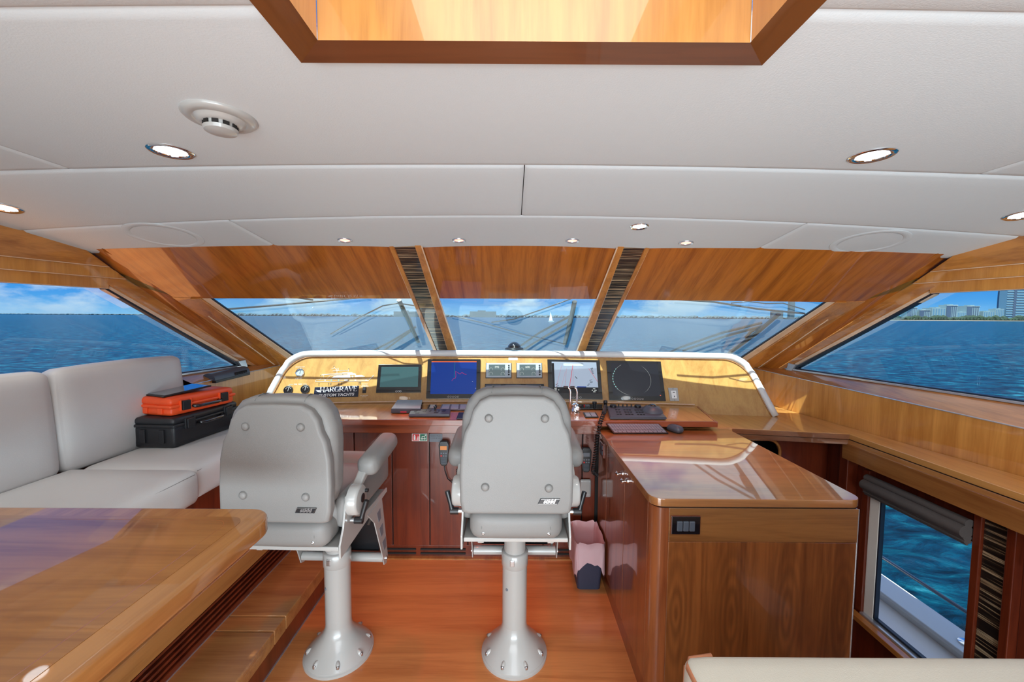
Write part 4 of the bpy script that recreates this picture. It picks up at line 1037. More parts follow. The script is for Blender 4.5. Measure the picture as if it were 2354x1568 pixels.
for k in range(4):
    bm = bm_new(); add_box(bm, up_uv(p_, .22 + k * .05, .45, .012), (.008, .022, .010), None, .002); mesh_obj('switch', bm, M['midgrey'] if k else M['red'], t)
for u in (.56,):
    bm = bm_new(); add_lathe(bm, [(.008, 0), (.008, .014), (.016, .018), (.016, .032), (0, .034)], up_uv(p_, u, .5, .008), n=16); mesh_obj('knob', bm, M['black'], t, smooth=40)
bm = bm_new(); add_lathe(bm, [(.012, 0), (.012, .02), (.016, .026), (.012, .04), (0, .042)], up_uv(p_, .93, .4, .008), n=16); mesh_obj('cord_socket', bm, M['black'], t, smooth=40)
t, p_ = slab_on('flush_keypad', 'small square black keypad set in the tray in front of the control strip', 'keypad', [(1340, 949), (1370, 949), (1377, 960), (1346, 960)], .003, M['black'], .001)
for i in range(2):
    for j in range(3):
        bm = bm_new(); add_prism(bm, [up_uv(p_, .1 + i * .42, .1 + j * .28, .003), up_uv(p_, .46 + i * .42, .1 + j * .28, .003), up_uv(p_, .46 + i * .42, .3 + j * .28, .003), up_uv(p_, .1 + i * .42, .3 + j * .28, .003)], (0, 0, .0015)); mesh_obj('key', bm, M['silver'], t)
# trackball control unit
q = [(1396, 944), (1510, 946), (1533, 965), (1402, 964.5)]
pts = [onT(*p) for p in q]; c_ = sum(pts, V((0, 0, 0))) / 4
t = thing('trackball_keyboard', 'dark blue-grey control keypad with a trackball on the tray worktop', 'keypad', c_)
bm = bm_new(); t_ = bmesh.new(); lo = [t_.verts.new(p) for p in pts]; hi = [t_.verts.new(p + V((0, 0, z_))) for p, z_ in zip(pts, (.034, .034, .016, .016))]
t_.faces.new(lo[::-1]); t_.faces.new(hi)
for i in range(4): t_.faces.new((lo[i], lo[(i + 1) % 4], hi[(i + 1) % 4], hi[i]))
bmesh.ops.recalc_face_normals(t_, faces=t_.faces); bmesh.ops.bevel(t_, geom=list(t_.edges), offset=.004, segments=2, affect='EDGES'); merge(bm, t_); wn(mesh_obj('body', bm, M['darkgrey'], t, smooth=40))
def tk(u, v): return up_uv(pts, u, v, .034 - .018 * v + .001)
for gx in (.10, .31, .52):
    for i in range(3):
        for j in range(3):
            if gx == .10 and (i == 0): continue
            bm = bm_new(); add_box(bm, tk(gx + i * .052, .38 + j * .2), (.013, .013, .006), None, .0015); mesh_obj('key', bm, M['black'], t)
for u in (.11, .60):
    bm = bm_new(); add_lathe(bm, [(.022, 0), (.022, .012), (.018, .015), (0, .015)], tk(u, .10), n=20); mesh_obj('dial_knob', bm, M['black'], t, smooth=40)
for k in range(4):
    bm = bm_new(); add_box(bm, tk(.22 + k * .085, .08) + V((0, 0, .008)), (.008, .010, .018), None, .001); mesh_obj('toggle', bm, M['black'], t)
bm = bm_new(); c2 = tk(.83, .45); add_lathe(bm, [(.068, -.006), (.062, .012), (.046, .030), (.03, .036), (.027, .032)], c2, n=28); mesh_obj('palm_rest', bm, M['darkgrey'], t, smooth=60)
bm = bm_new(); add_lathe(bm, [(.026 * math.cos(a), .030 + .020 * math.sin(a)) for a in [i * math.pi / 16 for i in range(9)]], c2 + V((0, -.008, 0)), n=24); mesh_obj('ball', bm, M['blackgloss'], t, smooth=180)
# computer keyboard and mouse on the lower worktop
q = [(1393, 974), (1516, 974.5), (1537, 996), (1411, 996)]
fl = [atZ(1411, 996.5, .905), atZ(1537, 996.5, .905)]
bk = [atD(1393, 974, 2.415), atD(1515, 974.5, 2.415)]
kp = [bk[0], bk[1], fl[1], fl[0]]; c_ = sum(kp, V((0, 0, 0))) / 4
t = thing('computer_keyboard', 'slim grey computer keyboard propped against the tray edge on the peninsula top', 'keyboard', c_)
nk = (kp[1] - kp[0]).cross(kp[0] - kp[3]).normalized()
if nk.z < 0: nk = -nk
bm = bm_new(); add_prism(bm, [p - nk * .006 for p in kp], nk * .008, .002); mesh_obj('body', bm, M['black'], t)
for j in range(6):
    n_ = 19 if j < 5 else 12
    for i in range(n_):
        u0, u1 = .02 + .96 * i / n_, .02 + .96 * (i + .86) / n_; v0, v1 = .05 + j * .152, .05 + (j + .82) * .152
        bm = bm_new(); add_prism(bm, [(kp[0].lerp(kp[1], u)).lerp(kp[3].lerp(kp[2], u), v) + nk * .002 for u, v in ((u0, v0), (u1, v0), (u1, v1), (u0, v1))], nk * .0025); mesh_obj('key', bm, M['key'], t)
c_ = atZ(1551, 992, .902)
t = thing('computer_mouse', 'black computer mouse beside the keyboard on the peninsula top', 'mouse', c_)
bm = puff((.058, .098, .042), .020, .004, 8, c_ + V((0, 0, .019)), Matrix.Rotation(.5, 3, 'Z')); mesh_obj('shell', bm, M['darkgrey'], t, smooth=180)
bm = bm_new(); add_tube(bm, [c_ + Matrix.Rotation(.5, 3, 'Z') @ V((0, .022, .036)), c_ + Matrix.Rotation(.5, 3, 'Z') @ V((0, .036, .032))], .003, 8); mesh_obj('wheel', bm, M['black'], t)
# ================================================================== FURNITURE
# ---- right counter, L shaped
ct = thing('side_counter', 'wooden worktop turning along the right wall under the side window', 'worktop', (2.0, 2.4, .86))
def wallX(D): return 2.29 - 0.137 * (D - 1.78)
ol = [V((.556, 2.497, .868)), V((1.42, 2.497, .868)), V((2.058, 2.388, .868)), V((2.05, -1.2, .868)), V((wallX(-1.2) - .004, -1.2, .868)), V((wallX(3.45) - .004, 3.45, .868)), V((.556, 3.2, .868))]
bm = bm_new(); add_prism(bm, ol, (0, 0, .032), .0025); mesh_obj('slab', bm, M['topy'], ct)
bm = bm_new(); add_prism(bm, [V((1.40, 2.508, .832)), V((2.062, 2.393, .832)), V((2.08, 2.45, .832)), V((1.40, 2.57, .832))], (0, 0, .030), .002); mesh_obj('lower_fascia', bm, M['fasciax'], ct)
bm = bm_new(); add_prism(bm, [V((1.40, 2.498, .867)), V((2.058, 2.384, .867)), V((2.058, 2.388, .867)), V((1.40, 2.502, .867))], (0, 0, .031), .001); mesh_obj('upper_fascia', bm, M['fasciax'], ct)
bm = bm_new(); box2(bm, (2.060, -1.2, .832), (2.085, 2.40, .862), .002); mesh_obj('lower_fascia', bm, M['fascia'], ct)
bm = bm_new(); box2(bm, (2.066, -1.2, .856), (2.10, 2.41, .870)); mesh_obj('shadow_gap', bm, M['gap'], ct)
bm = bm_new(); add_prism(bm, [V((1.40, 2.525, .856)), V((2.066, 2.41, .856)), V((2.08, 2.47, .856)), V((1.40, 2.58, .856))], (0, 0, .014)); mesh_obj('shadow_gap', bm, M['gap'], ct)
# left counter in front of the left wall
lc = thing('left_counter', 'dark worktop with a rolled grey edge between the sofa and the instrument panel', 'worktop', (-1.95, 3.0, .86))
ol = [V((-1.36, 2.70, .90)), V((-1.36, 3.0, .90)), V((-1.90, 3.40, .90)), V((-1.97, 3.40, .90)), V((-2.065, 2.72, .90))]
bm = bm_new(); add_prism(bm, ol, (0, 0, .028), .002); mesh_obj('slab', bm, M['topy'], lc)
bm = bm_new(); add_tube(bm, [V((-2.03, 2.70, .925)), V((-1.9, 2.68, .935)), V((-1.72, 2.68, .935)), V((-1.66, 2.74, .93)), V((-1.66, 2.80, .925))], .035, 14); mesh_obj('rolled_edge', bm, M['capgrey'], lc, smooth=180)
bm = bm_new(); box2(bm, (-2.06, 2.70, .45), (-1.36, 2.74, .90)); mesh_obj('front_panel', bm, M['cab'], lc)
# soundbar on the left ledge
a, b = atD(480, 868, 2.78), atD(556, 858, 3.03)
a = V((-2.105, 2.74, 1.155)); b = V((-2.075, 3.06, 1.168))
t = thing('speaker_bar', 'black rounded speaker bar lying on the left window ledge', 'speaker', (a + b) / 2)
d = (b - a).normalized(); sd_ = V((d.y, -d.x, 0)); bm = bm_new()
pr = [(math.cos(x) * .050, math.sin(x) * .040) for x in [i * math.pi / 12 for i in range(13)]] + [(-.052, -.012), (.052, -.012)]
add_prism(bm, [a + sd_ * x + V((0, 0, y)) for x, y in pr], (b - a)); mesh_obj('body', bm, M['darkgrey'], t, smooth=40)
for k in range(12):
    bm = bm_new(); add_box(bm, a.lerp(b, .55 + k * .032) + sd_ * .050 + V((0, 0, .006)), (.006, .004, .022)); mesh_obj('grille_slot', bm, M['gap'], t)
bm = bm_new(); add_prism(bm, [a + sd_ * .054 + V((0, 0, -.026)), b + sd_ * .054 + V((0, 0, -.026)), b - sd_ * .052 + V((0, 0, -.026)), a - sd_ * .052 + V((0, 0, -.026))], (0, 0, .018), .003); mesh_obj('base', bm, M['black'], t)

# ---- peninsula cabinet
px0, px1, pd0, pd1 = .557, 1.360, 1.513, 2.494
pn = thing('peninsula_cabinet', 'glossy brown wooden cabinet with rounded top reaching toward the camera right of the chairs', 'cabinet', ((px0 + px1) / 2, 2.0, 0))
def rrect(x0, y0, x1, y1, r, z, corners=(1, 1, 1, 1), n=6):
    out = []
    for (cx, cy, a0, k) in ((x1 - r, y1 - r, 0, 0), (x0 + r, y1 - r, 90, 1), (x0 + r, y0 + r, 180, 2), (x1 - r, y0 + r, 270, 3)):
        if corners[k]:
            for i in range(n + 1):
                a_ = math.radians(a0 + 90 * i / n); out.append(V((cx + r * math.cos(a_), cy + r * math.sin(a_), z)))
        else: out.append(V((x1 if k in (0, 3) else x0, y1 if k in (0, 1) else y0, z)))
    return out
bm = bm_new(); add_prism(bm, rrect(px0 - .012, pd0 - .012, px1 + .012, pd1, .05, .868, (0, 0, 1, 1)), (0, 0, .032), .003, 2); wn(mesh_obj('worktop', bm, M['top'], pn, smooth=40))
bm = bm_new(); add_prism(bm, rrect(px0 + .006, pd0 + .006, px1 - .006, pd1, .045, 0, (0, 0, 1, 0)), (0, 0, .868)); mesh_obj('body', bm, M['gap'], pn)
# near face: upper band and tall panel
bm = bm_new(); box2(bm, (px0 + .062, pd0, .722), (px1, pd0 + .02, .858), .002); mesh_obj('drawer_front', bm, M['penx'], pn)
bm = bm_new(); box2(bm, (px0 + .062, pd0 + .0015, .0), (px1, pd0 + .02, .721), .002); mesh_obj('end_panel', bm, M['pen'], pn)
bm = bm_new(); pr = rrect(px0, pd0, px0 + .12, pd0 + .12, .045, .0, (0, 0, 1, 0), 8)
cpts = [p for p in pr if p.x < px0 + .05 and p.y < pd0 + .05]
cpts = [V((px0, pd0 + .06, 0))] + cpts + [V((px0 + .061, pd0, 0))]
ins = [V((px0 + .061, pd0 + .015, 0)), V((px0 + .015, pd0 + .06, 0))]
add_prism(bm, cpts + ins, (0, 0, .858)); mesh_obj('rounded_corner', bm, M['penside'], pn, smooth=50)
bm = bm_new(); box2(bm, (px1 - .002, pd0 + .02, 0), (px1 + .003, pd1, .86)); mesh_obj('far_side_panel', bm, M['pen'], pn)
bm = bm_new(); add_tube(bm, [V((px1 + .001, pd0 + .004, .02)), V((px1 + .001, pd0 + .004, .855))], .004, 8); mesh_obj('edge_line', bm, M['alu'], pn)  # bright metal line standing in for the highlight on this corner
# left face: doors with chrome knobs
ds = [1.575, 1.91, 2.27, 2.494]
for a, b in zip(ds, ds[1:]):
    bm = bm_new(); box2(bm, (px0, a + .002, .085), (px0 + .018, b - .002, .855), .003, 2); dr = wn(mesh_obj('door', bm, M['penside'], pn, smooth=40))
    if abs(a - 1.575) < .01 or abs(a - 1.91) < .01:
        yk = (1.91 - .045) if abs(a - 1.575) < .01 else (1.91 + .045)
        bm = bm_new(); add_lathe(bm, [(.013, 0), (.013, .004), (.006, .008), (.006, .018), (.013, .022), (.013, .028), (.007, .034), (0, .036)], V((px0, yk, .818)), V((-1, 0, 0)), 18); mesh_obj('knob', bm, M['chrome'], dr, smooth=40)
bm = bm_new(); box2(bm, (px0 + .002, 1.56, 0), (px0 + .02, 2.494, .083)); mesh_obj('plinth', bm, M['cab'], pn)
# switch plate on the near face
def onN(px, py, off=0.0): return atD(px, py, pd0 - off)
c_ = onN(1575, 1206)
t = thing('switch_plate', 'dark square switch plate with three rocker switches on the peninsula end', 'switch', c_)
bm = bm_new(); box2(bm, c_ + V((-.058, -.006, -.038)), c_ + V((.058, .0, .038)), .003); mesh_obj('plate', bm, M['cab'], t)
bm = bm_new(); box2(bm, c_ + V((-.056, -.008, -.036)), c_ + V((.056, -.004, .036)), .003); mesh_obj('inner_plate', bm, M['blackgloss'], t)
for k in range(3):
    bm = bm_new(); box2(bm, c_ + V((-.036 + k * .024, -.013, -.022)), c_ + V((-.014 + k * .024, -.006, .018)), .003); mesh_obj('rocker', bm, M['darkgrey'], t)
c_ = V((px0, 2.39, .80))
t = thing('switch_plate', 'small dark switch plate high on the peninsula side facing the chairs', 'switch', c_)
bm = bm_new(); box2(bm, c_ + V((-.007, -.05, -.045)), c_ + V((.001, .05, .045)), .002); mesh_obj('plate', bm, M['cab'], t)
for k in range(2):
    bm = bm_new(); box2(bm, c_ + V((-.011, -.035, -.03 + k * .032)), c_ + V((-.006, .035, -.004 + k * .032)), .002); mesh_obj('rocker', bm, M['darkgrey'], t)

# ---- niche under the right counter
nc = thing('glass_niche', 'dark wooden cupboard with an arched opening under the right counter', 'cupboard', (1.72, 2.7, .6))
bm = bm_new(); box2(bm, (1.40, 2.95, .2), (2.12, 2.97, .83)); box2(bm, (1.40, 2.62, .45), (2.12, 2.97, .47)); mesh_obj('interior', bm, M['gap'], nc)
arch = [V((1.47 + .0, 2.62, .55)), V((1.47, 2.62, .70))]
arch = [V((1.45, 2.62, .56)), V((1.45, 2.62, .79))] + [V((1.72 + .08 * math.cos(a_), 2.62, .71 + .08 * math.sin(a_))) for a_ in [math.radians(90 - i * 15) for i in range(7)]] + [V((1.80, 2.62, .56))]
bm = bm_new()
outer = [V((1.40, 2.62, .45)), V((1.40, 2.62, .83)), V((2.05, 2.62, .83)), V((2.05, 2.62, .45))]
add_prism(bm, [V((1.80, 2.62, .45)), V((1.80, 2.62, .71)), V((1.775, 2.62, .768)), V((1.72, 2.62, .79)), V((1.45, 2.62, .79)), V((1.40, 2.62, .79)), V((1.40, 2.62, .83)), V((2.12, 2.62, .83)), V((2.12, 2.62, .45))], (0, .02, 0)); mesh_obj('front_panel', bm, M['cab'], nc)
bm = bm_new(); box2(bm, (1.40, 2.625, -.70), (2.12, 2.645, .447), .002); mesh_obj('lower_panel', bm, M['cab'], nc)
bm = bm_new(); add_tube(bm, arch, .010, 8); mesh_obj('arch_bead', bm, M['trim'], nc, smooth=60)
for k, (x, y) in enumerate(((1.52, 2.74), (1.60, 2.70), (1.68, 2.74))):
    t = thing('decanter', '%s clear cut tumbler standing in the dark niche' % ('leftmost', 'middle', 'rightmost')[k], 'glass', (x, y, .62))
    bm = bm_new(); add_lathe(bm, [(0, 0), (.03, 0), (.036, .03), (.034, .07), (.038, .11), (.034, .11), (.03, .05), (0, .02)], (x, y, .62), n=12); mesh_obj('bowl', bm, M['chrome'], t)
    bm = bm_new(); add_lathe(bm, [(.038, .10), (.040, .11), (.036, .112)], (x, y, .62), n=16); mesh_obj('rim', bm, M['steel'], t)
bm = bm_new(); box2(bm, (1.44, 2.66, .60), (1.78, 2.80, .618), .003); mesh_obj('shelf', bm, M['midgrey'], nc)

# ---- blind over the low window
bl = thing('roman_blind', 'folded grey-brown fabric blind above the low right window', 'blind', (2.06, 2.05, .68))
for k, (x, zz, rx, rz) in enumerate(((2.062, .712, .022, .020), (2.050, .672, .034, .030), (2.058, .642, .020, .014), (2.060, .626, .018, .010))):
    bm = bm_new(); add_tube(bm, [V((x + .045, 1.775 + .53 * i / 8, zz - .048 + .0008 * math.sin(i * 2.3 + k))) for i in range(9)], (rx, rz), 14); mesh_obj('fold', bm, M['blind'], bl, smooth=60)
bm = bm_new(); add_tube(bm, [V((2.102, 1.775, .566)), V((2.102, 2.305, .566))], .006, 8); mesh_obj('bottom_bar', bm, M['blind'], bl)

# ---- sofa on the platform
so_ = thing('sofa', 'long grey leather bench sofa on the raised platform along the left windows', 'sofa', (-1.85, 1.8, .40))
SX0, SXB, SZ = -1.52, -2.10, .862
bm = bm_new(); box2(bm, (-2.19, -.6, .40), (-1.58, 2.62, .70), .003); mesh_obj('plinth', bm, M['cab'], so_)
for a, b, x1, top in ((-.6, 1.878, -1.488, .868), (1.885, 2.66, -1.545, .852)):
    bm = puff((x1 + 2.12, b - a, .17), .045, .008, 12, V(((x1 - 2.12) / 2, (a + b) / 2, top - .085))); mesh_obj('seat_cushion', bm, M['sofa'], so_, smooth=180)
    bm = bm_new(); add_tube(bm, [V((x1 - .008, a + .04, top - .022)), V((x1 - .008, b - .04, top - .022))], .0025, 6); mesh_obj('seam', bm, M['leather'], so_)
Rb = Matrix.Rotation(math.radians(4), 3, 'Y')
for a, b in ((-.6, .0), (.0, .95), (.95, 1.828), (1.832, 2.56)):
    bm = puff((.11, b - a - .004, .50), .045, .010, 12, V((-2.160, (a + b) / 2, 1.090)), Matrix.Rotation(math.radians(-3.5), 3, 'Y')); mesh_obj('back_cushion', bm, M['sofa'], so_, smooth=180)
    bm = bm_new(); pts = [V((-2.142, a + .06, 1.315)), V((-2.142, b - .06, 1.315))]; add_tube(bm, pts, .002, 6); mesh_obj('seam', bm, M['leather'], so_)

# ---- cases on the sofa
def case(name, label, c, size, ang, mat, lidh, handle_side=1, foot=False):
    L_, W_, H_ = size; t = thing(name, label, 'case', c)
    R = Matrix.Rotation(ang, 3, 'Z'); c = V(c)
    def P(x, y, z): return c + R @ V((x, y, z))
    hb = H_ - lidh
    bm = puff((W_, L_, hb), .022, 0, 8, P(0, 0, hb / 2), R)
    mesh_obj('base_shell', bm, mat, t, smooth=180)
    bm = puff((W_, L_, lidh), .024, .003, 8, P(0, 0, hb + lidh / 2), R); mesh_obj('lid_shell', bm, mat, t, smooth=180)
    bm = puff((W_ + .014, L_ + .014, .020), .009, 0, 8, P(0, 0, hb - .001), R); mesh_obj('rim', bm, mat, t, smooth=180)
    for y in (-L_ * .30, L_ * .30):
        bm = bm_new(); add_box(bm, P(W_ / 2 + .008, y, hb - .002), (.018, .046, .055), R, .004); mesh_obj('latch', bm, M['caseblack'], t)
        for dy in (-.030, .030):
            bm = bm_new(); add_box(bm, P(W_ / 2 + .004, y + dy, hb), (.016, .008, .062), R, .003); mesh_obj('latch_guard', bm, mat, t)
    bm = bm_new(); x = W_ / 2 + .010; add_tube(bm, [P(x - .008, -.085, hb - .012), P(x + .012, -.080, hb - .016), P(x + .018, -.06, hb - .018), P(x + .018, .06, hb - .018), P(x + .012, .080, hb - .016), P(x - .008, .085, hb - .012)], .0095, 10); mesh_obj('handle', bm, M['blackgloss'], t, smooth=180)
    for i in (-1, 1):
        bm = bm_new(); add_box(bm, P(i * W_ * .22, -L_ / 2 - .004, hb * .55), (.030, .012, hb * .6), R, .003); mesh_obj('hinge_rib', bm, mat, t)
    return t
case('equipment_case', 'black hard equipment case lying on the sofa seat', (-1.975, 2.41, .857), (.48, .25, .172), math.radians(-3), M['caseblack'], .045)
case('equipment_case', 'bright orange hard case lying on top of the black case', (-1.975, 2.41, 1.030), (.40, .24, .105), math.radians(-12), M['orange'], .05)
c_ = V((-1.99, 2.36, 1.136))
t = thing('tablet', 'thin black tablet lying on top of the orange case', 'tablet', c_)
R = Matrix.Rotation(math.radians(-20), 3, 'Z') @ Matrix.Rotation(math.radians(5), 3, 'X')
bm = bm_new(); add_box(bm, c_ + V((0, 0, .014)), (.17, .26, .009), R, .003); mesh_obj('body', bm, M['black'], t)
bm = bm_new(); add_box(bm, c_ + V((0, 0, .0188)), (.155, .235, .002), R, .0005); mesh_obj('screen', bm, M['blackgloss'], t)

# ---- dining table (foreground left)
tb = thing('dining_table', 'large glossy wooden table with rounded corners in the left foreground', 'table', (-1.3, .4, .40))
tz = 1.022
bm = bm_new(); add_prism(bm, rrect(-1.76, -1.2, -.70, 1.165, .075, tz - .052, (1, 1, 1, 1), 10), (0, 0, .052), .010, 4); wn(mesh_obj('tabletop_edge', bm, M['tabley'], tb, smooth=50))
bm = bm_new(); add_prism(bm, rrect(-1.76 + .07, -1.2 + .07, -.70 - .055, 1.165 - .055, .045, tz - .002, (1, 1, 1, 1), 8), (0, 0, .0028)); mesh_obj('tabletop_field', bm, M['table'], tb)
lo = rrect(-1.69 + .02, -1.13 + .02, -.79, 1.09, .04, tz + .0004, (1, 1, 1, 1), 8)
bm = bm_new(); add_tube(bm, lo, (.0014, .0006), 5, closed=True); mesh_obj('inlay_line', bm, M['header'], tb)
for y in (-.4, .5):
    bm = bm_new(); add_lathe(bm, [(.20, .40), (.20, .415), (.06, .44), (.05, .5), (.05, .93), (.16, .96), (.16, .972)], V((-1.56, y, 0)), n=24); mesh_obj('pedestal', bm, M['steel'], tb, smooth=50)

# ---- settee back in the right foreground
stt = thing('settee_back', 'cream leather cushion with orange piping in the bottom right corner', 'seat', (.9, .62, .5))
bm = puff((1.30, .50, .42), .03, .004, 14, V((.38 + .65,   .848 - .25 , .858 - .21))); mesh_obj('cushion', bm, M['settee'], stt, smooth=180)
bm = bm_new(); add_tube(bm, [V((.386, .60, .842)), V((.386, .818, .842)), V((.40, .841, .842)), V((.45, .845, .846))], .006, 8); mesh_obj('piping', bm, M['piping'], stt, smooth=180)
bm = bm_new(); add_tube(bm, [V((.390, .835, .83)), V((.388, .838, .6))], .006, 8); mesh_obj('piping', bm, M['piping'], stt, smooth=180)
bm = bm_new(); box2(bm, (.42, .44, 0), (1.30, .82, .45), .004); mesh_obj('plinth', bm, M['cab'], stt)

# ---- waste bin with pink liner
c_ = V((.462, 2.352, 0))
bn = thing('waste_bin', 'dark blue waste bin with a loose pink bag standing beside the peninsula', 'bin', c_)
def taper(bm, w0, d0, w1, d1, z0, z1, r=.02, wob=0.0, n=6, slope=0.0, rows=1):
    rings = []
    for j in range(rows + 1):
        f = j / rows; w_, d_ = w0 + (w1 - w0) * f, d0 + (d1 - d0) * f
        q0 = rrect(-w_ / 2, -d_ / 2, w_ / 2, d_ / 2, r, 0, (1, 1, 1, 1), n); q = []
        for a_, b_ in zip(q0, q0[1:] + q0[:1]):
            q.append(a_)
            if (b_ - a_).length > .05: q += [a_.lerp(b_, k / 6) for k in range(1, 6)]
        rings.append([bm.verts.new(c_ + V((p.x * (1 + wob * math.sin(i * 2.1 + j)), p.y * (1 + wob * math.sin(i * 1.7 + j * 1.3)), z0 + (z1 - z0) * f + slope * p.y + wob * .2 * math.sin(i * 1.3)))) for i, p in enumerate(q)])
    for A_, B_ in zip(rings, rings[1:]):
        for k in range(len(A_)): bm.faces.new((A_[k], A_[(k + 1) % len(A_)], B_[(k + 1) % len(B_)], B_[k]))
    return rings
bm = bm_new(); rg = taper(bm, .135, .20, .165, .25, 0, .285, .02, 0, 6, 0, 3); bm.faces.new(rg[0][::-1]); o = mesh_obj('body', bm, M['bin'], bn, smooth=50)
bm = bm_new()
rg = taper(bm, .110, .17, .155, .240, .10, .29, .02, .02, 6, 0, 3)
rg2 = taper(bm, .174, .26, .172, .258, .175, .296, .022, .025, 6, 0, 3)
# ragged lower edge: the bag hangs lowest at the corners
for i, v in enumerate(rg2[0]):
    p = v.co - c_; v.co.z -= .085 * min(1, abs(p.x) / .085) ** 3 + .01 * math.sin(i * 1.7); v.co.x += .003 * math.sin(i)
for A_, B_ in zip([rg[-1]], [rg2[-1]]):
    for k in range(len(A_)): bm.faces.new((A_[k], A_[(k + 1) % len(A_)], B_[(k + 1) % len(B_)], B_[k]))
bm.faces.new(rg[0])
mesh_obj('liner_bag', bm, M['liner'], bn, smooth=180)

# ================================================================== HELM CHAIR (faces +Y, column on the local z axis)
def make_chair(label):
    ch = thing('helm_chair', label, 'chair', (0, 0, 0), 'grey leather helm chairs')
    Wt = M['white']; L = M['leather']
    bm = bm_new(); add_lathe(bm, [(0, 0), (.156, 0), (.156, .010), (.150, .014), (.150, .019), (.140, .030), (.105, .068), (.072, .105), (.061, .13), (.058, .15)], n=48); fl_ = mesh_obj('pedestal_base', bm, Wt, ch, smooth=40)
    for k in range(8):
        a_ = math.radians(22.5 + 45 * k); d = V((math.cos(a_), math.sin(a_), 0)); R = Matrix.Rotation(a_, 3, 'Z')
        t_ = bmesh.new(); bmesh.ops.create_uvsphere(t_, u_segments=12, v_segments=8, radius=1.0)
        for v in t_.verts: v.co = d * .118 + V((0, 0, .032)) + R @ V((v.co.x * .026, v.co.y * .013, v.co.z * .021))
        for f in t_.faces: f.smooth = True
        bm = bm_new(); merge(bm, t_); mesh_obj('bolt_pocket', bm, M['white'], fl_, smooth=180)
        bm = bm_new(); add_lathe(bm, [(.008, .030), (.008, .040), (.005, .043), (0, .043)], d * .138, n=10); mesh_obj('bolt', bm, M['steel'], fl_, smooth=40)
    bm = bm_new(); add_lathe(bm, [(.058, .12), (.058, .46)], n=40); mesh_obj('column', bm, Wt, ch, smooth=40)
    bm = bm_new(); add_lathe(bm, [(.058, .435), (.062, .44), (.062, .50), (.058, .505), (.050, .507), (.050, .76)], n=40); cl_ = mesh_obj('collar', bm, Wt, ch, smooth=40)
    bm = bm_new(); add_box(bm, V((-.012, -.060, .475)), (.020, .008, .030), None, .002); add_box(bm, V((-.012, -.064, .475)), (.012, .004, .020)); mesh_obj('lock_button', bm, M['steel'], cl_)
    bm = bm_new(); add_lathe(bm, [(.006, 0), (.006, .004), (0, .005)], V((-.035, -.046, .34)), V((-.6, -.8, 0)), 10); mesh_obj('screw', bm, M['midgrey'], ch)
    # slide plate and side brackets
    bm = bm_new(); box2(bm, (-.200, -.455, .745), (.200, .06, .762), .004); mesh_obj('mounting_plate', bm, Wt, ch)
    for s in (-1, 1):
        bm = bm_new(); box2(bm, (s * .1375 - .0125, -.41, .715), (s * .1375 + .0125, .05, .746), .003); mesh_obj('slide_rail', bm, Wt, ch)
    for s in (-1, 1):
        bm = bm_new(); x = s * .203
        add_prism(bm, [V((x, -.46, .718)), V((x, .06, .75)), V((x, .06, .77)), V((x, -.24, .782)), V((x, -.31, .83)), V((x, -.325, .93)), V((x, -.40, .935)), V((x, -.43, .82)), V((x, -.46, .77))], (s * .008, 0, 0), .002); mesh_obj('side_bracket', bm, Wt, ch)
        # recliner hub, lever and arm
        bm = bm_new(); add_lathe(bm, [(.060, 0), (.060, .032), (.054, .040), (.050, .041), (0, .041)], V((s * .212, -.358, .905)), V((s, 0, 0)), 32); hub = mesh_obj('arm_hub', bm, Wt, ch, smooth=40)
        bm = bm_new(); add_lathe(bm, [(.018, .041), (.018, .043), (0, .043)], V((s * .212, -.348, .907)), V((s, 0, 0)), 18); mesh_obj('hub_cap', bm, M['black'], hub, smooth=40)
        bm = bm_new(); add_lathe(bm, [(.008, .040), (.008, .052), (0, .053)], V((s * .212, -.318, .925)), V((s, 0, 0)), 12); mesh_obj('hub_screw', bm, M['black'], hub, smooth=40)
        bm = bm_new(); add_tube(bm, [V((s * .205, -.372, .826)), V((s * .232, -.372, .826))], .010, 12); mesh_obj('lever_shaft', bm, M['steel'], hub, smooth=40)
        bm = bm_new(); add_tube(bm, [V((s * .230, -.372, .826)), V((s * .262, -.372, .826))], .014, 14); add_tube(bm, [V((s * .255, -.372, .826)), V((s * .262, -.370, .855)), V((s * .276, -.366, .905))], [.011, .009, .010], 10); mesh_obj('lever_handle', bm, M['black'], hub, smooth=40)
        bm = bm_new(); add_prism(bm, [V((s * .225 - .018, -.385, .93)), V((s * .225 - .018, -.33, .94)), V((s * .225 - .018, -.20, .985)), V((s * .225 - .018, -.27, 1.0))], (.036, 0, 0), .006); mesh_obj('arm_post', bm, Wt, ch)
        bm = puff((.090, .31, .088), .034, .003, 10, V((s * .243, -.135, 1.018)), Matrix.Rotation(math.radians(6), 3, 'X'))
        for v in bm.verts:
            f = max(0, min(1, (-.20 - v.co.y) / .18)); v.co.x += 0
            if v.co.z < 1.018: v.co.z += .006 * (1 - f)
        ar = mesh_obj('armrest', bm, L, ch, smooth=180)
        bm = bm_new(); add_tube(bm, [V((s * .280, -.265, 1.028)), V((s * .284, -.14, 1.042)), V((s * .280, -.01, 1.056))], .0018, 6); mesh_obj('seam', bm, M['seam'], ar)
    bm = bm_new(); add_lathe(bm, [(.008, 0), (.008, .012), (.0, .014)], V((.255, .012, 1.035)), V((.3, 1, 0)), 12); mesh_obj('arm_button', bm, M['chrome'], ch, smooth=40)
    # seat with rolled front and rear bolster
    bm = puff((.385, .50, .12), .045, .010, 12, V((0, -.17, .86))); mesh_obj('seat_cushion', bm, L, ch, smooth=180)
    bm = puff((.40, .17, .19), .075, .006, 12, V((0, .045, .855))); mesh_obj('front_bolster', bm, L, ch, smooth=180)
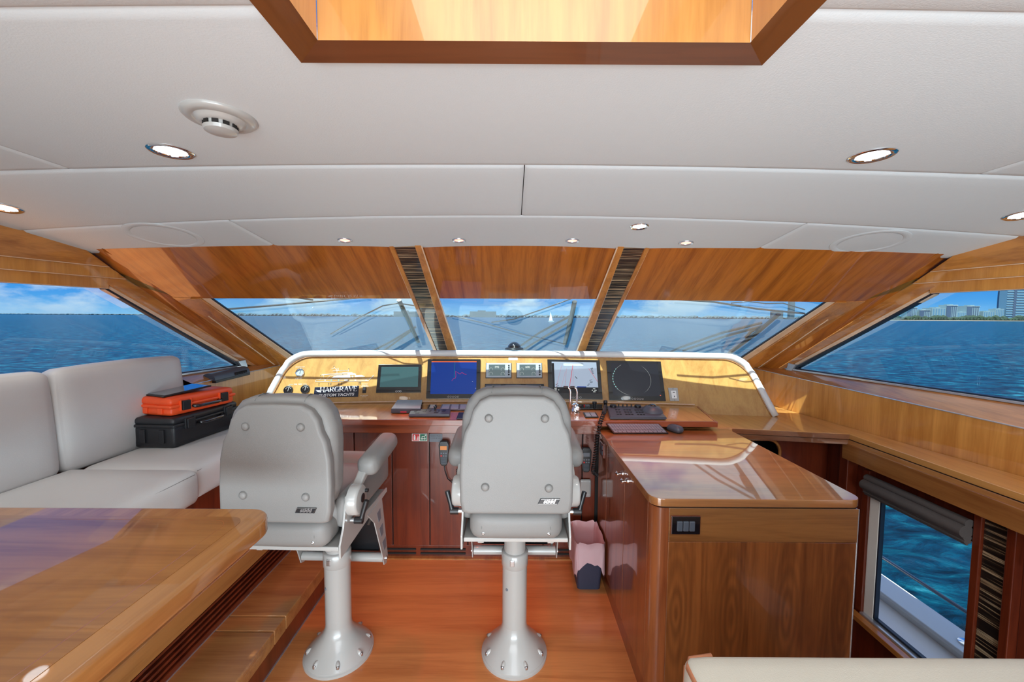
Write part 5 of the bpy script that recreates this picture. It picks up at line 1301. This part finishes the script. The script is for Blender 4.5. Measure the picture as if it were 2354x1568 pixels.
    for s in (-1, 1):
        bm = puff((.055, .50, .13), .026, .004, 10, V((s * .188, -.16, .872))); mesh_obj('side_bolster', bm, L, ch, smooth=180)
    bm = puff((.345, .13, .112), .040, .004, 14, V((0, -.425, .822))); rb = mesh_obj('rear_bolster', bm, L, ch, smooth=180)
    for s in (-1, 1):
        bm = bm_new(); add_tube(bm, [V((s * .128, -.425 - .066 * math.sin(a_) * .995, .822 - .057 * math.cos(a_))) for a_ in [math.pi * i / 10 for i in range(11)]], .0022, 6); mesh_obj('seam', bm, M['seam'], rb, smooth=180)
        bm = bm_new(); add_lathe(bm, [(.0055, 0), (.0055, .003), (.003, .004), (0, .003)], V((s * .122, -.490, .80)), V((0, -1, 0)), 12); mesh_obj('screw', bm, M['steel'], rb)
    # back shell (rear view outline) and padded cushion in front of it
    tilt = math.radians(4.0)
    def BK(x, y, z):  # local back coordinates: y forward from the rear face
        return V((x, -.525 + y * math.cos(tilt) - (z - .885) * math.sin(tilt) * -.0 + (z - .885) * .03, .888 + (z - .885) * .945))
    shell = [(-.180, .885), (-.197, .892), (-.205, .93), (-.207, 1.03), (-.203, 1.13), (-.190, 1.20), (-.172, 1.238), (-.160, 1.285), (-.135, 1.322), (-.100, 1.340), (0, 1.343)]
    shell = shell + [(-x, z) for x, z in shell[:-1][::-1]]
    def slabx(outl, y0, y1, rnd, name, crown=0.0, mat=L, steps=6):
        bm = bm_new(); rings = []; cx = 0; cz = sum(z for _, z in outl) / len(outl)
        zs = [z for _, z in outl]; zm = (min(zs) + max(zs)) / 2
        ys = []
        for i in range(steps + 1):
            a_ = math.pi / 2 * i / steps; ys.append((y0 + rnd * (1 - math.sin(a_)), rnd * (1 - math.cos(a_))))
        ys = ys[::-1] + [(y1 - rnd * (1 - math.sin(math.pi / 2 * i / steps)), rnd * (1 - math.cos(math.pi / 2 * i / steps))) for i in range(steps, -1, -1)]
        ys = [(y0 + rnd * (1 - math.sin(math.pi / 2 * (1 - i / steps))), rnd * (1 - math.cos(math.pi / 2 * (1 - i / steps)))) for i in range(steps + 1)]
        ys = ys + [(y1 - (y - y0), ins) for y, ins in ys[::-1]]
        for y, ins in ys:
            ring = []
            for x, z in outl:
                hx = max(abs(q) for q, _ in outl); hz = (max(zs) - min(zs)) / 2
                ring.append(bm.verts.new(BK(x * (1 - ins / hx), y, zm + (z - zm) * (1 - ins / hz))))
            rings.append(ring)
        n_ = len(outl)
        for A_, B_ in zip(rings, rings[1:]):
            for k in range(n_): bm.faces.new((A_[k], A_[(k + 1) % n_], B_[(k + 1) % n_], B_[k]))
        bm.faces.new(rings[0]); bm.faces.new(rings[-1][::-1])
        bmesh.ops.recalc_face_normals(bm, faces=bm.faces)
        return mesh_obj(name, bm, mat, ch, smooth=60)
    bk = slabx(shell, 0, .045, .014, 'back_shell')
    for x, z in ((-.101, 1.258), (.101, 1.258), (-.113, .993), (.117, .990)):
        bm = bm_new(); add_lathe(bm, [(.013, -.001), (.0135, .003), (.011, .007), (.006, .0092), (0, .0098)], BK(x, 0, z), V((0, -1, 0)), 20); mesh_obj('upholstery_button', bm, L, bk, smooth=180)
        bm = bm_new(); add_tube(bm, [BK(x, -.0005, z) + V((math.cos(a_), 0, math.sin(a_))) * .0145 for a_ in [i * math.pi / 10 for i in range(20)]], .0014, 6, closed=True); mesh_obj('button_ring', bm, M['seam'], bk, smooth=180)
    cush = [(-.150, .93), (-.185, .94), (-.205, 1.0), (-.208, 1.18), (-.203, 1.25), (-.185, 1.305), (-.155, 1.345), (-.115, 1.362), (0, 1.368)]
    cush = cush + [(-x, z) for x, z in cush[:-1][::-1]]
    cu = slabx(cush, .035, .135, .035, 'back_cushion')
    for s in (-1, 1):
        pts = [BK(s * .093, .041, 1.347), BK(s * .093, .06, 1.364), BK(s * .090, .085, 1.368), BK(s * .088, .11, 1.362), BK(s * .086, .130, 1.34)]
        bm = bm_new(); add_tube(bm, pts, .0022, 6); mesh_obj('seam', bm, M['seam'], cu, smooth=180)
    # badge
    n = V((0, -1, 0)); r = V((1, 0, 0)); u = V((0, 0, 1))
    bc = BK(.118, -.001, .940)
    def para(w_, h_, sh=.010): return [bc + r * (x * w_ / 2 + sh * y) + u * (y * h_ / 2) for x, y in ((-1, -1), (1, -1), (1, 1), (-1, 1))]
    bm = bm_new(); add_prism(bm, para(.072, .021, .005), n * .003, .0015); bd = mesh_obj('maker_badge', bm, M['black'], bk)
    bm = bm_new(); q = [p + n * .0034 for p in para(.068, .0175, .005)]; add_tube(bm, q, .0009, 5, closed=True); mesh_obj('badge_border', bm, M['steel'], bd)
    add_text('stidd', .0215, bc + n * .0032 + u * .0012, r, u, M['steel'], 'lettering', bd, depth=.0004, shear=.35, bold=.0006)
    # footrest hung from the front of the seat
    fr_ = thing_part = None
    for s in (-1, 1):
        x = s * .208
        ol = [V((x, -.20, .755)), V((x, -.14, .755)), V((x, -.02, .755)), V((x, .02, .58)), V((x, .055, .41)), V((x, .03, .39)), V((x, .0, .40)), V((x, -.03, .48)), V((x, -.12, .68))]
        bm = bm_new(); add_prism(bm, [p + V((0, .0, 0)) for p in ol], (s * .005, 0, 0), .001); sp = mesh_obj('footrest_plate', bm, Wt, ch)
        for zc_, yo in ((.685, -.065), (.595, -.035), (.505, .003)):
            bm = bm_new(); add_prism(bm, [V((x + s * .0045, yo + dy, zc_ + dz)) for dy, dz in ((-.026, .024), (.018, .030), (.026, -.024), (-.004, -.028))], (s * .0017, 0, 0)); mesh_obj('lightening_hole', bm, M['midgrey'], sp)
        bm = bm_new(); add_lathe(bm, [(.009, 0), (.009, .006), (0, .008)], V((x + s * .005, .028, .42)), V((s, 0, 0)), 12); mesh_obj('bolt', bm, M['steel'], sp)
    bm = bm_new(); add_tube(bm, [V((-.205, .015, .43)), V((.205, .015, .43))], .022, 16); mesh_obj('footrest_bar', bm, Wt, ch, smooth=40)
    bm = bm_new(); add_prism(bm, [V((-.17, -.02, .70)), V((.17, -.02, .70)), V((.17, .05, .44)), V((-.17, .05, .44))], (0, .012, 0), .002); mesh_obj('footrest_pad', bm, M['black'], ch)
    bm = bm_new(); add_tube(bm, [V((.18, -.02, .70)), V((.19, .0, .58)), V((.19, .045, .44))], .006, 8); add_tube(bm, [V((-.19, .045, .43)), V((.19, .045, .43))], .008, 8); mesh_obj('footrest_frame', bm, Wt, ch, smooth=60)
    bm = bm_new(); add_tube(bm, [V((.175, -.10, .66)), V((.19, -.03, .72))], .006, 8); mesh_obj('lock_pin', bm, M['steel'], ch)
    bm = bm_new(); t_ = bmesh.new(); bmesh.ops.create_uvsphere(t_, u_segments=12, v_segments=8, radius=.013)
    bmesh.ops.translate(t_, vec=V((.19, -.028, .724)), verts=t_.verts); merge(bm, t_); mesh_obj('lock_knob', bm, M['black'], ch, smooth=180)
    return ch
CHY = 0.112
chA = make_chair('grey leather helm chair in the centre, directly facing the middle of the instrument panel')
for o_ in chA.children:
    if not o_.name.startswith(('pedestal', 'column', 'collar', 'screw')): o_.location.y += CHY; o_.location.z -= .005
chB = copy_tree(chA)
for o_ in chB.children:
    if not o_.name.startswith(('pedestal', 'column', 'collar', 'screw')): o_.location.z -= .036; o_.location.x -= .030
chB.rotation_euler.z = math.radians(-1.5)
chA.location = atZ(1182, 1492, .012); chA.location.z = 0
chB.location = atZ(780, 1491, .012); chB.location.z = 0
chB['label'] = 'grey leather helm chair on the left, beside the step and the table'
# ================================================================== CEILING FITTINGS
def ceil_n(p):
    e = .02; a = zc(p.x + e, p.y) - zc(p.x - e, p.y); b = zc(p.x, p.y + e) - zc(p.x, p.y - e)
    return V((a / (2 * e), b / (2 * e), -1)).normalized()   # points down into the room
def downlight(px, py, r, label, red=False, power=4.0):
    p = ceil_hit(px, py); n = ceil_n(p)
    t = thing('downlight', label, 'ceiling light', p, 'red downlights' if red else None)
    bm = bm_new(); add_lathe(bm, [(r, -.002), (r, .003), (r * .92, .006), (r * .72, .003), (r * .68, -.004)], p, n, 36); mesh_obj('trim_ring', bm, M['chrome'] if not red else M['alu'], t, smooth=50)
    bm = bm_new(); add_lathe(bm, [(r * .68, .0005), (r * .4, .0022), (0, .0026)], p, n, 32); mesh_obj('diffuser', bm, M['lampred' if red else 'lamp'], t, smooth=180)
    l = bpy.data.lights.new('downlight_beam', 'SPOT'); l.energy = power; l.spot_size = math.radians(95 if not red else 62); l.spot_blend = .35; l.shadow_soft_size = r * .7
    l.color = (1.0, .12, .05) if red else (1.0, .96, .90)
    lo_ = bpy.data.objects.new('downlight_beam', l); COL.objects.link(lo_); lo_.location = p + n * .012
    lo_.rotation_euler = V((0, 0, -1)).to_track_quat('-Z', 'Y').to_euler()
WP, RP = 10.0, 16.0
downlight(393, 347, .060, 'lit white downlight beside the smoke detector', False, WP)
downlight(2005, 357, .060, 'lit white downlight alone on the right of the ceiling', False, WP)
downlight(8, 477, .055, 'lit white downlight cut by the left edge of the picture', False, WP)
downlight(2350, 494, .055, 'lit white downlight cut by the right edge of the picture', False, WP)
downlight(1470, 520, .045, 'small white downlight in the front ceiling row', False, WP * .7)
for px, py, nm in ((793, 552, 'leftmost of the four red downlights'), (1055, 552, 'second from the left of the four red downlights'), (1316, 553, 'third from the left of the four red downlights'), (1577, 558, 'rightmost of the four red downlights')):
    downlight(px, py, .038, nm, True, RP)
for k, (px, py) in enumerate(((379, 542), (1997, 557))):
    p = ceil_hit(px, py); n = ceil_n(p)
    t = thing('ceiling_speaker', 'round flush ceiling speaker at the front %s of the ceiling' % ('left', 'right')[k], 'speaker', p, 'ceiling speakers')
    bm = bm_new(); add_lathe(bm, [(.158, -.004), (.158, .0015), (.154, .003), (.130, .003), (.126, .0005)], p, n, 40); mesh_obj('rim', bm, M['ceil'], t, smooth=50)
    bm = bm_new(); add_lathe(bm, [(.126, .0015), (.06, .0028), (0, .003)], p, n, 40); mesh_obj('grille', bm, M['ceil'], t, smooth=180)
p = ceil_hit(506, 268); n = ceil_n(p)
t = thing('smoke_detector', 'round white smoke detector with dark slots on the ceiling', 'smoke detector', p)
bm = bm_new(); add_lathe(bm, [(.083, -.002), (.083, .004), (.078, .009), (.060, .012), (.057, .010)], p, n, 48); mesh_obj('base_plate', bm, M['white'], t, smooth=50)
bm = bm_new(); add_lathe(bm, [(.057, .006), (.057, .010), (.050, .017), (.043, .021), (.036, .021), (.036, .030), (.039, .031), (.036, .039), (.024, .043), (0, .044)], p, n, 48); hd_ = mesh_obj('head', bm, M['white'], t, smooth=40)
for k in range(10):
    a_ = 2 * math.pi * k / 10; r_, u_, n_ = frame(n, V((0, 1, 0))); d = r_ * math.cos(a_) + u_ * math.sin(a_); tt = n_.cross(d)
    bm = bm_new(); add_box(bm, p + n * .0255 + d * .0365, (.014, .004, .009), Matrix((tt, d, n_)).transposed()); mesh_obj('slot', bm, M['gap'], hd_)

# ================================================================== OUTSIDE
SEA = -3.2
bm = bm_new(); N_ = 24
add_mesh(bm, [(-9000, -9000, SEA), (9000, -9000, SEA), (9000, 9000, SEA), (-9000, 9000, SEA)], [(0, 1, 2, 3)])
o = stuff(mesh_obj('sea', bm, M['sea'])); tag(o, 'choppy blue sea surface outside the windows', 'water')
# side deck and bulwark seen through the low window
bw = thing('side_bulwark', 'white and cream bulwark with a flat cap outside the low right window', 'bulwark', (2.95, 2, -1.0))
bm = bm_new(); box2(bm, (2.86, -3, -.53), (3.07, 6, -.50), .008); mesh_obj('cap_rail', bm, M['creamtop'], bw)
bm = bm_new(); box2(bm, (2.88, -3, -1.4), (3.05, 6, -.53)); mesh_obj('inner_face', bm, M['creamtop'], bw)
bm = bm_new(); box2(bm, (2.22, -3, -.66), (2.885, 6, -.575)); mesh_obj('side_deck', bm, M['cream'], bw)
t = thing('hand_rail', 'slim dark steel rail running outside the low right window', 'railing', (3.0, 2, -.32))
bm = bm_new(); add_tube(bm, [V((3.0, -2, -.32)), V((3.0, 5, -.32))], .013, 10); mesh_obj('rail', bm, M['navy'], t, smooth=180)
for y in (.9, 1.9, 4.2):
    bm = bm_new(); add_tube(bm, [V((3.0, y, -.50)), V((3.0, y, -.32))], .011, 8); mesh_obj('stanchion', bm, M['chrome'], t)
bm = bm_new(); add_lathe(bm, [(.04, -.50), (.04, -.49), (0, -.488)], V((2.96, 2.46, 0)), n=18); t = mesh_obj('deck_fitting', bm, M['chrome'], origin=(2.96, 2.46, -.5)); tag(t, 'small round chrome fitting on the bulwark cap', 'deck fitting')
# wipers and the laced edges of the windscreen cover, on the outside of the glass
def wiper(label, pts_blade, arm, rt):
    f = onR if rt == 1 else (onW if rt == 0 else (lambda x, y, i=0: onplane(x, y, mir(R0) + V((-Rn().x, Rn().y, Rn().z)) * -i, V((-Rn().x, Rn().y, Rn().z)))))
    P_ = [f(x, y, -.03) for x, y in pts_blade]
    t = thing('wiper', label, 'wiper', P_[0])
    bm = bm_new(); add_tube(bm, P_, (.018, .012), 8); mesh_obj('blade', bm, M['black'], t)
    for ar in arm:
        bm = bm_new(); add_tube(bm, [f(x, y, -.05) for x, y in ar], .010, 8); mesh_obj('arm', bm, M['black'], t)
    a, b = P_[0].lerp(P_[-1], .4), P_[0].lerp(P_[-1], .62)
    bm = bm_new(); add_tube(bm, [a + V((0, 0, .02)), a.lerp(b, .5) + V((0, 0, .035)), b + V((0, 0, .02))], .012, 8); mesh_obj('bridge', bm, M['black'], t)
wiper('black wiper lying across the left windscreen pane', [(917, 690), (940, 738), (961, 786)], [[(955, 752), (900, 785), (840, 815)], [(950, 757), (905, 790), (870, 815)]], -1)
wiper('black wiper standing on the centre windscreen pane', [(1321, 693), (1311, 742), (1298, 791)], [[(1308, 728), (1240, 765), (1190, 800)], [(1311, 740), (1250, 775), (1200, 806)]], 0)
wiper('black wiper folded low on the right windscreen pane', [(1790, 722), (1740, 765), (1676, 812)], [[(1752, 742), (1660, 765), (1560, 800), (1540, 810)], [(1758, 748), (1670, 772), (1570, 806)]], 1)
def rope(label, pts, rt, r=.004):
    f = onR if rt == 1 else (onW if rt == 0 else (lambda x, y, i=0: onplane(x, y, mir(R0) + V((-Rn().x, Rn().y, Rn().z)) * -i, V((-Rn().x, Rn().y, Rn().z)))))
    bm = bm_new(); w_ = [f(x, y, -.015) for x, y in pts]; add_tube(bm, w_, r, 6)
    o = mesh_obj('cover_cord', bm, M['black'], smooth=180, origin=w_[0]); tag(o, label, 'cord')
rope('dark cord slanting across the top of the left pane', [(520, 711), (620, 703), (720, 694), (850, 682)], -1, .007)
rope('thin dark line in the upper middle of the left pane', [(630, 678), (680, 684), (720, 690)], -1, .006)
rope('curved cord running up to the tip of the left wiper', [(760, 768), (830, 728), (880, 703), (915, 697), (968, 705)], -1, .005)
rope('thin cord falling to the right across the centre pane', [(1038, 725), (1120, 745), (1200, 768), (1298, 791)], 0, .004)
rope('brown cord rising to the right in the centre pane', [(1130, 741), (1180, 734), (1250, 710), (1318, 685)], 0, .005)
rope('dark cord sloping down across the right pane', [(1550, 688), (1640, 694), (1740, 710), (1850, 721)], 1, .007)
rope('short wavy cord at the top of the right pane', [(1680, 697), (1720, 693), (1760, 698), (1800, 697), (1850, 712)], 1, .004)
# far shore -----------------------------------------------------------
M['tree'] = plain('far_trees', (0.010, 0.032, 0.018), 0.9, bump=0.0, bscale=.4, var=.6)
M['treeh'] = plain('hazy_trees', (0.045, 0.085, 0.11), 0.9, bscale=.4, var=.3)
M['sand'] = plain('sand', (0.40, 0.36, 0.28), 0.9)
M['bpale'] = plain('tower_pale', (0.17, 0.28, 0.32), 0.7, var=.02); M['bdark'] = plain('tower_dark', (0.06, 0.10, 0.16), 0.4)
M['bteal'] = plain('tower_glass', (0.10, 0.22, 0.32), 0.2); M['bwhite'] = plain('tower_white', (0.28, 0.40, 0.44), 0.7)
SD = 1500.0
def far(px, D=SD): p = atD(px, 735, D); return p.x
rnd = random.Random(3)
def treeline(name, label, x0, x1, D, h, mat, n):
    bm = bm_new()
    for i in range(n):
        x = x0 + (x1 - x0) * (i + rnd.random()) / n; hh_ = h * (.55 + .6 * rnd.random()); w_ = (x1 - x0) / n * 1.1
        t_ = bmesh.new(); bmesh.ops.create_icosphere(t_, subdivisions=1, radius=1.0)
        for v in t_.verts: v.co = V((x + v.co.x * w_, D + v.co.y * w_, SEA + 1 + hh_ * .4 + v.co.z * hh_ * .6))
        merge(bm, t_)
    o = stuff(mesh_obj(name, bm, mat)); tag(o, label, 'trees')
treeline('shore_trees', 'dark green trees along the shore below the towers', far(2040), far(2700), SD, 19, M['tree'], 90)
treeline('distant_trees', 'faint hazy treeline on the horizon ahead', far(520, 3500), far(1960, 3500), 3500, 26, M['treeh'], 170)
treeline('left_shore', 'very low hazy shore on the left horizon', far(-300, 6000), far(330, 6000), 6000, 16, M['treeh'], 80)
bm = bm_new(); box2(bm, (far(2030), SD - 25, SEA - 1), (far(2800), SD - 5, SEA + 2.2)); o = mesh_obj('beach', bm, M['sand'], origin=(far(2300), SD, SEA)); tag(o, 'thin pale sand beach below the towers', 'beach')
def tower(label, xa, xb, ytop, style, D=SD + 60):
    x0, x1 = far(xa, D), far(xb, D); zt = atD((xa + xb) / 2, ytop, D).z; w_ = x1 - x0
    t = thing('tower_block', label, 'building', ((x0 + x1) / 2, D, SEA), 'towers on the far shore')
    bm = bm_new(); box2(bm, (x0, D, SEA), (x1, D + w_ * .7, zt)); mesh_obj('walls', bm, M['bpale' if style != 'glass' else 'bteal'], t)
    bm = bm_new(); box2(bm, (x0 + w_ * .3, D + 2, zt), (x0 + w_ * .62, D + w_ * .5, zt + w_ * .06)); mesh_obj('roof_house', bm, M['bpale'], t)
    if style == 'split':
        bm = bm_new(); box2(bm, (x0 - .2, D - 1, SEA + 8), (x0 + w_ * .42, D, zt - 2)); mesh_obj('window_wall', bm, M['bdark'], t)
        for k in range(3):
            bm = bm_new(); xx = x0 + w_ * (.50 + k * .17); box2(bm, (xx, D - .8, SEA + 8), (xx + w_ * .07, D, zt - 2)); mesh_obj('window_strip', bm, M['bdark'], t)
        bm = bm_new(); box2(bm, (x0 - .5, D - 1.5, zt - 3), (x1 + .5, D, zt)); mesh_obj('cornice', bm, M['bwhite'], t)
    elif style == 'slab':
        for k in range(5):
            bm = bm_new(); xx = x0 + w_ * (.08 + k * .19); box2(bm, (xx, D - .8, SEA + 6), (xx + w_ * .09, D, zt - 3)); mesh_obj('window_strip', bm, M['bteal'], t)
    elif style == 'glass':
        for k in range(1, 22):
            zz = SEA + (zt - SEA) * k / 22
            bm = bm_new(); box2(bm, (x0 - .3, D - 1.2, zz), (x1 + .3, D, zz + (zt - SEA) * .010)); mesh_obj('floor_band', bm, M['bpale'], t)
        bm = bm_new(); box2(bm, (x0 + w_ * .72, D - 1.5, SEA), (x1, D, zt)); mesh_obj('dark_fin', bm, M['bdark'], t)
for lab, xa, xb, yt, st_ in (('leftmost far tower, cut by the slanting window frame', 2085, 2107, 706, 'split'), ('low square far tower, second from the left', 2113, 2137, 712, 'split'), ('pale slab block between the low tower and the tall dark tower', 2141, 2173, 708, 'slab'), ('tall dark and white far tower in the middle of the skyline', 2174, 2199, 701, 'split'), ('low white far block between the two dark towers', 2199, 2221, 717, 'slab'), ('dark and white far tower standing alone right of the middle', 2221, 2250, 703, 'split'), ('long low pale block right of the lone tower', 2259, 2286, 716, 'slab'), ('pale far block beside the great glass towers', 2287, 2307, 710, 'slab'), ('tall glass tower, left of the two great towers', 2311, 2332, 615, 'glass'), ('tall glass tower cut by the right edge of the picture', 2333, 2385, 605, 'glass')):
    tower(lab, xa, xb, yt, st_)
# towers glimpsed through the windscreen
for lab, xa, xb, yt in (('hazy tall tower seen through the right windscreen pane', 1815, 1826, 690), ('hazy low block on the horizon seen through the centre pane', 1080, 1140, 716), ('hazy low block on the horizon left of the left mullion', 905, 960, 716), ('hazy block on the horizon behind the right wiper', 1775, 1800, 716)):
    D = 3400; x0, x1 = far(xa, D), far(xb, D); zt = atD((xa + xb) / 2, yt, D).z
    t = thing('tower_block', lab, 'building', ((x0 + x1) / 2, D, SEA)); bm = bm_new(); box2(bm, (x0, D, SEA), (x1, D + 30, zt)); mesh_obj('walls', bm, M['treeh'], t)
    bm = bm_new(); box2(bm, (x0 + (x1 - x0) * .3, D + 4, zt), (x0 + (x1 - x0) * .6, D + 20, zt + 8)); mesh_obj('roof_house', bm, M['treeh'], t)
# small sail
p = atD(1267, 748, 400)
t = thing('sailboat', 'tiny white sailboat seen through the centre windscreen pane', 'boat', (p.x, 400, SEA))
bm = bm_new(); add_prism(bm, [V((p.x - 2.4, 400, SEA + 1.2)), V((p.x + 1.6, 400, SEA + 1.2)), V((p.x - .6, 400, SEA + 10))], (0, .1, 0)); mesh_obj('sail', bm, M['print'], t)
bm = bm_new(); add_prism(bm, [V((p.x - 3, 400, SEA + 1)), V((p.x + 3.4, 400, SEA + 1)), V((p.x + 2.4, 400, SEA)), V((p.x - 2.6, 400, SEA))], (0, 1.5, 0)); mesh_obj('hull', bm, M['bwhite'], t)
